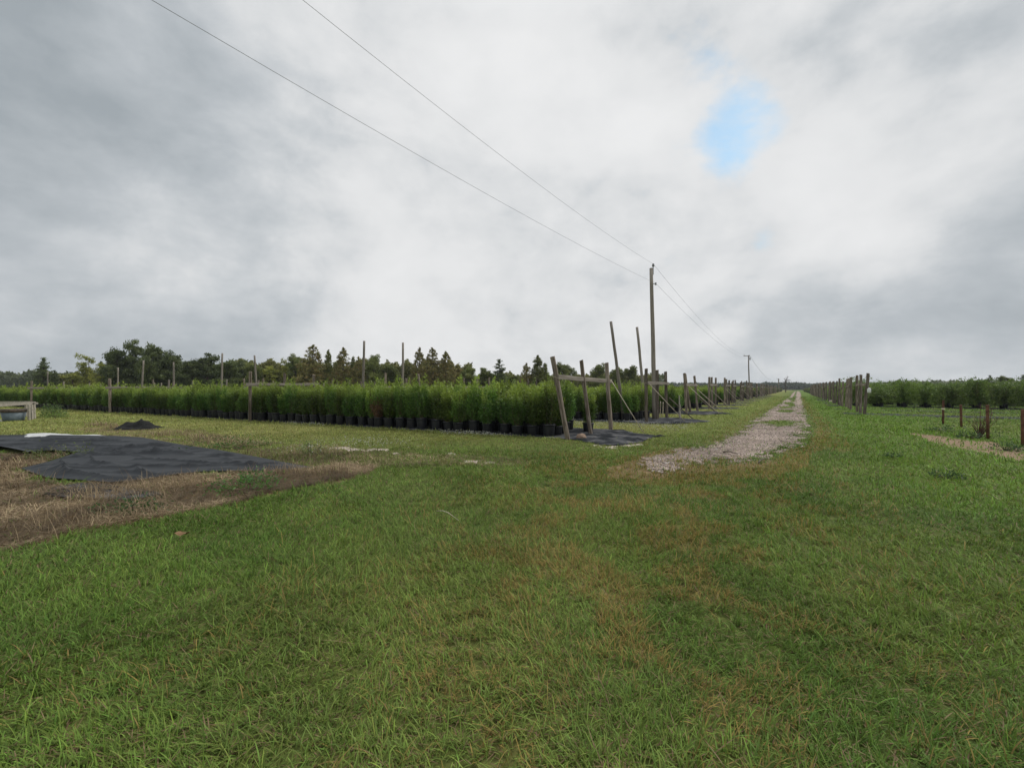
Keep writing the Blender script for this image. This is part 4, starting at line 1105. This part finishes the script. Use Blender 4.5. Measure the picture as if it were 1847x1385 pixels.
r_ = thing('tub', 'blue-grey plastic tub with a stained dark rim under the wooden rail', 'tub', (x0, y0 + .4, 0))
mb = MB(); mb.tube([(0, 0, 0), (0, 0, .03), (0, 0, .46)], [.36, .38, .46], 20); link('body', mb.mesh('body', M['tub'], True), r_)
mb = MB(); mb.tube([(0, 0, .43), (0, 0, .46), (0, 0, .58), (0, 0, .6)], [.46, .49, .50, .47], 20); link('rim', mb.mesh('rim', M['tub_rim'], True), r_)
a = gp(0, 752); mb = MB(); mb.tube([(x0 - .35, y0 - .25, .42), (x0 + .12, y0 - .22, .0)], .03, 8)
tag(link('pale_stick', mb.mesh('pale_stick', M['metal'], True)), 'pale metal stick leaning against the blue-grey tub at far left', 'stick')

def bush(name, x, y, w, h, nl, lw, cols, label, cat, group=None, twigs=10, upright=.5, stem_mat='stem'):
    root = thing(name, label, cat, (x, y, 0), random.uniform(0, 6), group)
    k = max(4, int(nl / 14)); cen = unit(rng.normal(0, 1, (k, 3))) * rng.uniform(.35, 1, (k, 1)) ** .5
    cen[:, 2] = np.abs(cen[:, 2]); P = np.repeat(cen, 14, 0) * np.array((w / 2, w / 2, h)) + rng.normal(0, .09 * w, (k * 14, 3)); P[:, 2] = np.abs(P[:, 2])
    D = unit(P * np.array((1, 1, upright)) + rng.normal(0, .35 * w, P.shape)); n_ = len(P)
    a, b = np.array(cols[0]), np.array(cols[1]); c = a + (b - a) * rng.random((n_, 1))
    v, q, cc = leaf_quads(P, D, rng.uniform(lw * .7, lw * 1.4, n_), rng.uniform(lw * .3, lw * .5, n_), c)
    link('foliage', mesh_np('foliage', v, [q], M['leaf'], cc), root)
    mb = MB()
    for i in range(twigs):
        p = cen[i % k] * np.array((w / 2, w / 2, h)); mb.tube([(0, 0, -.02), tuple(p * np.array((.4, .4, .55))), tuple(p)], [.012, .008, .004], 5)
    link('stems', mb.mesh('stems', M[stem_mat]), root); return root
x, y = gp(78, 753); bush('bush', x, y + .5, 1.0, .78, 900, .09, ((.05, .09, .025), (.11, .17, .05)), 'round green weedy bush beside the wooden rail post', 'bush')
x, y = gp(100, 753); bush('weed_clump', x, y, 1.2, .28, 420, .08, ((.09, .15, .03), (.15, .22, .05)), 'low bright green weeds right of the round bush by the rail', 'weeds')
x, y = gp(465, 868); bush('weed_plant', x, y, .55, .26, 240, .055, ((.04, .11, .025), (.09, .19, .05)), 'leafy green weed standing in straw at the front edge of the tarpaulin', 'weed', None, 8, 1.2)
x, y = gp(440, 885); bush('weed_clump', x, y, 1.0, .12, 420, .05, ((.045, .12, .022), (.08, .18, .03)), 'low green weeds spreading in the straw before the tall leafy weed', 'weeds')
x, y = gp(560, 818); bush('weed_plant', x, y, .7, .26, 260, .05, ((.06, .11, .04), (.14, .18, .07)), 'grey-green weed with pale flowers behind the right tip of the tarpaulin', 'weed', None, 8, 1.2)
x, y = gp(420, 808); bush('weed_clump', x, y, 1.7, .14, 600, .06, ((.05, .13, .022), (.10, .21, .03)), 'bright green grass clump along the back edge of the tarpaulin', 'weeds')
x, y = gp(195, 920); bush('weed_clump', x, y, .5, .05, 120, .04, ((.05, .13, .03), (.1, .22, .05)), 'small fresh green weeds among straw in front of the tarpaulin', 'weeds')
x, y = gp(110, 826); bush('weed_clump', x, y, 1.1, .16, 400, .06, ((.07, .11, .03), (.15, .17, .06)), 'olive weeds growing in the notch of the tarpaulin', 'weeds')
x, y = gp(240, 925); bush('weed_clump', x, y, .7, .13, 260, .05, ((.03, .075, .02), (.06, .12, .03)), 'dark green weeds at the lower edge of the straw patch', 'weeds')
for px, py, w, h, lab in ((1707, 862, .45, .10, 'dark green broad weed in the bright grass right of the track'), (1612, 825, .4, .06, 'small pale weed in the grass left of the bare soil'), (1812, 812, .6, .2, 'grey-green weed beside the bare soil at right'), (1750, 790, .7, .22, 'scrubby weed in front of the second rusty post'), (1700, 778, .9, .16, 'low weeds below the pale-topped rusty post')):
    x, y = gp(px, py); bush('weed_plant', x, y, w, h, int(260 * w / .5), .055, ((.035, .085, .025), (.08, .14, .05)), lab, 'weed')
# twiggy bush
x, y = gp(1798, 790)
root = bush('twiggy_bush', x - .35, y + .2, 1.1, .85, 260, .05, ((.04, .075, .03), (.09, .13, .05)), 'sparse twiggy bush with bare reddish branches beside the thick rusty post', 'bush', None, 4)
mb = MB()
for i in range(13):
    a = random.uniform(-.9, 1.3); h = random.uniform(.6, 1.15); b = Vector((math.sin(a) * h * .75, random.gauss(0, .25), math.cos(a) * h))
    mid = b * .5 + Vector((random.gauss(0, .05), random.gauss(0, .05), .02)); mb.tube([(0, 0, -.02), mid, b], [.014, .010, .004], 5)
    for q in range(3): u = random.uniform(.4, .9); p = mid.lerp(b, u); mb.tube([p, p + Vector((random.gauss(0, .15), random.gauss(0, .1), random.uniform(.05, .25)))], [.005, .002], 4)
br_ = link('branches', mb.mesh('branches', M['rust'], True), root); br_.rotation_euler.z = -root.rotation_euler.z

# small things on the ground
def rock_(name, x, y, r, mat, label, cat, fl=.7):
    import bmesh
    bm = bmesh.new(); bmesh.ops.create_icosphere(bm, subdivisions=3, radius=1)
    for v in bm.verts:
        c = v.co; k = float(fbm(np.array([c.x * 1.4 + x]), np.array([c.y * 1.4 + c.z * 1.7 + y]), 3)[0]); v.co = c * (.7 + .6 * k)
    me = bpy.data.meshes.new(name); bm.to_mesh(me); bm.free(); me.materials.append(mat)
    for p in me.polygons: p.use_smooth = True
    o = link(name, me, None, (x, y, r * .35)); o.scale = (r, r * .8, r * fl); tag(o, label, cat)
x, y = gp(1048, 791.5); rock_('rock', x, y, .17, M['rock'], 'tan rock beside the foot of the nearest leaning post', 'rock')
def stick(px, py, px2, py2, r, mat, label, bend=.04, z=.03):
    a = Vector((*gp(px, py), z)); b = Vector((*gp(px2, py2), z)); mb = MB(); m = (a + b) / 2 + Vector((0, bend, .03))
    mb.tube([a, a.lerp(m, .5) + Vector((0, bend * .3, .01)), m, m.lerp(b, .6), b], [r, r, r * .8, r * .6, r * .4], 6); tag(link('stick', mb.mesh('stick', mat, True)), label, 'stick')
stick(1304, 817.5, 1331, 820.5, .022, M['dark_brace'], 'dark stick lying across the gravel track')
stick(1368, 837, 1386, 829, .016, M['dark_brace'], 'thin curved twig at the end of the gravel track')
stick(788, 928, 828, 946, .005, M['brace'], 'pale curved twig lying on the foreground lawn', .03, .05)
def crumpled_leaf():
    x, y = gp(330, 974); mb = MB()
    gx, gy = np.meshgrid(np.linspace(-1, 1, 15), np.linspace(-1, 1, 11)); k = (gx ** 2 + gy ** 2 * 1.0 < 1)
    X = gx * .085; Yv = gy * .05; Z = .07 + .03 * gx ** 2 + .035 * (fbm(gx * 2 + 4, gy * 2, 2) - .5)
    m = 15; i, j = np.meshgrid(np.arange(10), np.arange(14), indexing='ij'); q0 = (i * m + j).ravel(); q = np.stack([q0, q0 + 1, q0 + m + 1, q0 + m], 1); q = q[k.ravel()[q].sum(1) >= 3]
    tag(link('dry_leaf', mesh_np('dry_leaf', np.column_stack([X.ravel() + x, Yv.ravel() + y, Z.ravel()]), [q], M['clay'], None, True)), 'curled brown dead leaf lying on the lawn at left', 'leaf')
crumpled_leaf()

# ------------------------------------------------------------------ trees
def tree_variant(kind, seed):
    """crown about 1 unit wide-scale: built at real size for a 10 m tree"""
    global rng
    rng = np.random.default_rng(seed); rr = random.Random(seed)
    mb = MB(); cl = []     # clump centres and radii
    H = 10.0
    if kind in ('oak', 'airy', 'round'):
        Hh = H; tr = .26
        mb.tube([(0, 0, -.2), (.05, 0, 1.2), (.12, .1, 3.0), (.1, .05, 5.5), (.05, .1, 8.5)], [tr * 1.3, tr, tr * .8, tr * .5, .05], 9)
        nl = 22 if kind != 'airy' else 17
        for i in range(nl):
            a = rr.uniform(0, 2 * PI); z0 = rr.uniform(1.6, 7.4); u = (z0 - 1.6) / 5.8
            reach = (3.3 if kind != 'airy' else 2.5) * (1 - .50 * u) * rr.uniform(.65, 1.08); rise = rr.uniform(.5, 1.9) + u * 1.0
            e = Vector((math.cos(a) * reach, math.sin(a) * reach, min(z0 + rise, 9.7))); m = Vector((math.cos(a) * reach * .5, math.sin(a) * reach * .5, z0 + rise * .35))
            mb.tube([(.08, .05, z0), m, e], [.09 * (1 - .4 * u), .055, .018], 6)
            for q in range(5 if kind != 'airy' else 4):
                v = rr.uniform(.45, 1.08); p = Vector((.08, .05, z0)).lerp(m, v * 2) if v < .5 else m.lerp(e, (v - .5) * 2)
                p = p + Vector((rr.gauss(0, .45), rr.gauss(0, .45), rr.gauss(0, .35)))
                cl.append((p, rr.uniform(.5, 1.0) if kind != 'airy' else rr.uniform(.35, .62)))
        for q in range(9): cl.append((Vector((rr.gauss(0, .9), rr.gauss(0, .9), rr.uniform(7.8, 9.5))), rr.uniform(.4, .75)))
        if kind != 'airy':
            for q in range(26): a = rr.uniform(0, 2 * PI); r = rr.uniform(1.2, 3.2); cl.append((Vector((math.cos(a) * r, math.sin(a) * r, rr.uniform(.7, 3.4))), rr.uniform(.55, .95)))
        per = 80 if kind != 'airy' else 60; lw = .32; up = .2
    else:
        wide = {'cypress': 4.0, 'spire': 2.4, 'pine': 2.8}[kind]
        mb.tube([(0, 0, -.2), (.03, 0, 3), (0, .03, 6.5), (0, 0, 9.8)], [.24, .18, .1, .02], 8)
        if kind == 'pine':
            z = 1.6
            while z < 9.6:
                u = z / H; rad = wide * (1 - u) ** .82
                for q in range(7 if u < .7 else 4):
                    a = rr.uniform(0, 2 * PI); r = rad * rr.uniform(.45, 1.12) + .12; dz = .35 * r * rr.uniform(-.2, 1.0) + rr.gauss(0, .2)
                    e = Vector((math.cos(a) * r, math.sin(a) * r, z + dz)); mb.tube([(0, 0, z), e], [.035, .008], 5)
                    for w in ((.35, .7, 1.0) if r > .6 else (.8,)):
                        cl.append((Vector((0, 0, z)).lerp(e, w) + Vector((rr.gauss(0, .1), rr.gauss(0, .1), rr.gauss(0, .12))), rr.uniform(.34, .60) * (1 - .45 * u)))
                z += rr.uniform(.38, .62)
        else:
            lob = [(rr.uniform(0, 2 * PI), rr.uniform(.5, 9), rr.uniform(.75, 1.25)) for _ in range(26)]
            for q in range(520):
                z = 9.7 * (1 - rr.random() ** .62 * .96); u = z / H; a = rr.uniform(0, 2 * PI)
                k = 1.0
                for la, lz, lk in lob:
                    dd = (1 - math.cos(a - la)) * 1.2 + ((z - lz) / 1.1) ** 2
                    if dd < 1: k += (lk - 1) * (1 - dd)
                rad = wide * .92 * (1 - u) ** .72 * k + .08; r = rad * rr.random() ** .45
                p = Vector((math.cos(a) * r, math.sin(a) * r, z)); cl.append((p, rr.uniform(.26, .46) * (1 - .45 * u)))
                if q % 6 == 0: mb.tube([(0, 0, max(0, z - r * .25)), p], [.03, .007], 4)
        for q in range(7): cl.append((Vector((rr.gauss(0, .06), rr.gauss(0, .06), 9.2 + q * .12)), .12))
        per = 24; lw = .21; up = .1
    pal = {'oak': ((.050, .074, .028), (.140, .172, .058)), 'airy': ((.14, .17, .035), (.32, .33, .07)), 'round': ((.090, .125, .036), (.21, .23, .070)), 'cypress': ((.130, .142, .045), (.29, .25, .082)),
           'spire': ((.100, .130, .038), (.22, .23, .068)), 'pine': ((.055, .086, .033), (.135, .165, .06))}[kind]
    P = []; C = []
    for p, r in cl:
        k = max(6, int(per * (r / .7) ** 1.6)) if kind in ('oak', 'airy', 'round') else per
        pts = unit(rng.normal(0, 1, (k, 3))) * (rng.random((k, 1)) ** .45) * r * np.array((1.1, 1.1, .72)) + np.array(p)
        b = rr.random(); c = np.array(pal[0]) + (np.array(pal[1]) - np.array(pal[0])) * np.clip(b * .7 + rng.random((k, 1)) * .5, 0, 1)
        if kind == 'cypress' and rr.random() < .20: c = c + (np.array((.26, .16, .075)) - c) * .45
        P.append(pts); C.append(c)
    P = np.concatenate(P); C = np.concatenate(C); n_ = len(P)
    D = unit(rng.normal(0, 1, (n_, 3)) + np.array((0, 0, up)))
    v, q, c = leaf_quads(P, D, rng.uniform(lw * .8, lw * 1.5, n_), rng.uniform(lw * .5, lw * .85, n_), C)
    return mesh_np('crown', v, [q], M['tree'], c), mb.mesh('trunk', M['bark'], True)
TV = {}
for kd, cnt in (('oak', 4), ('airy', 2), ('round', 3), ('cypress', 4), ('spire', 2), ('pine', 2)):
    TV[kd] = [tree_variant(kd, 1000 + hash_ * 17 + len(kd) * 7) for hash_ in range(cnt)]
rng = np.random.default_rng(77)
tcount = {}
def tree(px, top, Y, kind, name, label, wsc=1.0, group='trees behind the planting beds'):
    i = tcount.get(kind, 0); tcount[kind] = i + 1
    cr_, tk = TV[kind][i % len(TV[kind])]
    b = at(px, HZ, Y); h = (HZ - top) / F * Y + EYE
    r = thing(name, label, 'tree', (b.x, b.y, 0), random.uniform(0, 2 * PI), group); s = h / 10.0
    r.scale = (s * wsc, s * wsc, s)
    link('trunk', tk, r); link('crown', cr_, r)
T = [
 (78, 645, 96, 'pine', 'dark_tree', 'lone dark scraggly tree at far left behind the thin pole', 1.25),
 (99, 668, 96, 'pine', 'dark_tree', 'small dark tree just right of the lone scraggly one', 1.0),
 (160, 637, 92, 'airy', 'pale_tree', 'tall sparse yellow-green tree left of the oaks', .85),
 (132, 672, 88, 'airy', 'pale_tree', 'low yellow-green tree beside the tall sparse one', 1.35),
 (178, 676, 88, 'airy', 'pale_tree', 'low yellow-green tree between the tall sparse tree and the oaks', 1.2),
 (212, 624, 90, 'oak', 'oak_tree', 'leftmost tall dark oak of the oak group', .78),
 (243, 618, 92, 'oak', 'oak_tree', 'tallest dark oak, centre of the oak group', .72),
 (274, 621, 90, 'oak', 'oak_tree', 'tall dark oak right of the tallest one', .74),
 (309, 638, 92, 'oak', 'oak_tree', 'lower dark oak right of the three tallest', 1.0),
 (345, 646, 90, 'oak', 'oak_tree', 'round dark oak left of the broad one', 1.05),
 (375, 640, 92, 'oak', 'oak_tree', 'broad dark oak left of the dark upright pole', 1.05),
 (413, 650, 90, 'oak', 'oak_tree', 'dark oak right of the dark upright pole', 1.15),
 (455, 656, 92, 'round', 'round_tree', 'olive tree right of the dark oaks behind the leaning pole', 1.0),
 (486, 659, 94, 'airy', 'pale_tree', 'low yellowish tree right of the leaning pole', 1.1),
 (514, 645, 96, 'airy', 'pale_tree', 'sparse tree with bare twigs left of the green one', .55),
 (533, 643, 94, 'round', 'round_tree', 'green irregular tree left of the big rusty cypress', .72),
 (564, 622, 92, 'cypress', 'cypress_tree', 'big wide rusty-green cypress left of the thin conical tree', 1.2),
 (592, 631, 95, 'spire', 'conical_tree', 'thin green conical tree between two rusty cypresses', .8),
 (619, 627, 93, 'cypress', 'cypress_tree', 'pointed rusty cypress right of the thin conical tree', .95),
 (637, 643, 97, 'spire', 'conical_tree', 'small narrow conical tree right of the pointed cypress', .8),
 (647, 643, 93, 'cypress', 'cypress_tree', 'small rusty cypress directly left of the tallest bare pole', .8),
 (674, 641, 94, 'round', 'round_tree', 'green tree right of the tallest bare pole', .82),
 (703, 658, 96, 'round', 'round_tree', 'low round tree left of the second bare pole', 1.1),
 (757, 627, 94, 'cypress', 'cypress_tree', 'leftmost cypress of the rusty trio in the centre', .85),
 (780, 627, 92, 'cypress', 'cypress_tree', 'middle and reddest cypress of the central trio', 1.0),
 (804, 634, 94, 'cypress', 'cypress_tree', 'rightmost cypress of the central trio', 1.1),
 (824, 658, 98, 'cypress', 'cypress_tree', 'short brownish cypress right of the central trio', 1.6),
 (846, 664, 98, 'round', 'round_tree', 'low green tree right of the short brownish cypress', 1.1),
 (877, 665, 100, 'round', 'round_tree', 'low bushy tree left of the small pine in the centre', 1.1),
 (901, 648, 100, 'pine', 'pine_tree', 'small open pine standing alone in the centre', 1.25),
 (922, 676, 110, 'round', 'round_tree', 'lowest round tree right of the lone small pine', 1.4),
 (950, 655, 105, 'cypress', 'cypress_tree', 'short orange conical cypress left of the green one', 1.1),
 (970, 641, 105, 'spire', 'conical_tree', 'green conical tree left of the leaning frame', 1.35),
 (983, 655, 106, 'spire', 'conical_tree', 'shorter green conical tree just left of the nearest leaning post', 1.3),
 (1013, 657, 110, 'round', 'round_tree', 'round tree between the first and second leaning posts, left one', .85),
 (1027, 659, 112, 'round', 'round_tree', 'round tree between the first and second leaning posts, right one', .85),
 (1080, 657, 110, 'round', 'round_tree', 'round tree behind the third leaning post', 1.0),
 (1112, 665, 112, 'round', 'round_tree', 'small tree behind the tall leaning pole', .9),
 (1134, 661, 110, 'round', 'round_tree', 'round tree between the two tall leaning poles', 1.05),
 (1157, 680, 112, 'round', 'round_tree', 'low tree behind the second tall leaning pole', 1.1),
 (1786, 677, 110, 'pine', 'dark_tree', 'dark pointed tree behind the right shrubs, leftmost of three', 1.3),
 (1812, 680, 112, 'round', 'dark_tree', 'small round tree behind the right shrubs, between two pointed ones', 1.2),
 (1846, 676, 110, 'pine', 'dark_tree', 'dark pointed tree behind the right shrubs at the picture edge', 1.3),
]
for a in T: tree(*a)
# leafless tree near the end of the track
def bare_tree():
    b = at(1417, HZ, 190); root = thing('bare_tree', 'leafless grey tree near the far end of the track', 'tree', (b.x, b.y, 0)); mb = MB(); rr = random.Random(4)
    mb.tube([(0, 0, -.2), (.1, 0, 2), (-.1, 0, 4), (.2, 0, 5.4)], [.22, .17, .13, .08], 7)
    for i in range(12):
        z = rr.uniform(2.6, 5.2); a = rr.uniform(-1, 1) * 1.2; ln = rr.uniform(1.2, 2.6); e = Vector((math.sin(a) * ln, rr.gauss(0, .6), z + math.cos(a) * ln * .8)); mb.tube([(0, 0, z), (e + Vector((0, 0, z))) / 2 + Vector((rr.gauss(0, .1), 0, .1)), e], [.09, .07, .04], 5)
        for q in range(3): p = Vector((0, 0, z)).lerp(e, rr.uniform(.5, 1)); mb.tube([p, p + Vector((rr.gauss(0, .5), rr.gauss(0, .3), rr.uniform(.1, .7)))], [.05, .025], 4)
    link('trunk', mb.mesh('trunk', M['bark']), root)
bare_tree()

# understory between the trees and far woods: masses nobody could count
def wood(name, segs, label, lw=.8):
    P = []; C = []
    for (pa, pb_, Y0, Y1, top, n_, ca, cb) in segs:
        px = rng.uniform(pa, pb_, n_); Y = rng.uniform(Y0, Y1, n_); x = (px - CX) / F * Y
        hmax = ((HZ - top) / F * (Y0 + Y1) / 2 + EYE) * (.72 + .5 * fbm(px * .09, Y * 0 + 3.3 + Y0, 4))
        z = hmax * rng.random(n_) ** .75
        b = fbm(px * .25, z * .4 + Y0, 3)[:, None]
        P.append(np.stack([x, Y, z], 1)); C.append(np.array(ca) + (np.array(cb) - np.array(ca)) * np.clip(b * .6 + rng.random((n_, 1)) * .45, 0, 1))
    P = np.concatenate(P); C = np.concatenate(C); n_ = len(P); D = unit(rng.normal(0, 1, (n_, 3)))
    v, q, c = leaf_quads(P, D, rng.uniform(lw * .7, lw * 1.5, n_), rng.uniform(lw * .5, lw, n_), C)
    tag(link(name, mesh_np(name, v, [q], M['tree'], c)), label, 'wood', None, 'stuff')
gr = ((.055, .078, .030), (.145, .17, .06)); ol = ((.095, .115, .036), (.24, .225, .075))
wood('understory', [(180, 460, 98, 104, 652, 24000, *gr), (420, 850, 100, 108, 654, 52000, *ol), (830, 1180, 116, 124, 675, 18000, *ol), (100, 210, 98, 102, 676, 6000, *ol)], 'low dense understory filling in between the trees behind the beds', .5)
wood('far_wood', [(-300, 240, 230, 260, 671, 26000, *gr), (200, 760, 240, 260, 670, 16000, *gr), (700, 1200, 260, 300, 678, 16000, *gr)], 'distant dark woodland along the horizon on the left', 1.3)
wood('far_wood', [(1180, 1640, 520, 560, 691.5, 26000, (.030, .052, .030), (.07, .09, .048)), (1600, 2200, 300, 330, 689, 14000, *gr)], 'distant woodland on the horizon beyond the end of the track', 2.0)

# ------------------------------------------------------------------ damp air
def haze():
    mb = MB(); x0, x1, y0, y1, z0, z1 = -3600, 3600, -3600, 3600, -1.2, 24
    mb.box(((x0 + x1) / 2, (y0 + y1) / 2, (z0 + z1) / 2), (x1 - x0, y1 - y0, z1 - z0))
    m, nn = nt('damp_air'); v = N(nn, 'ShaderNodeVolumePrincipled'); v.inputs['Color'].default_value = (.86, .91, .96, 1); v.inputs['Density'].default_value = .0002; v.inputs['Anisotropy'].default_value = .2
    o = N(nn, 'ShaderNodeOutputMaterial'); L(nn, v, 0, o, 1)
    tag(link('haze', mb.mesh('haze', m)), None, None, None, 'stuff')
haze()
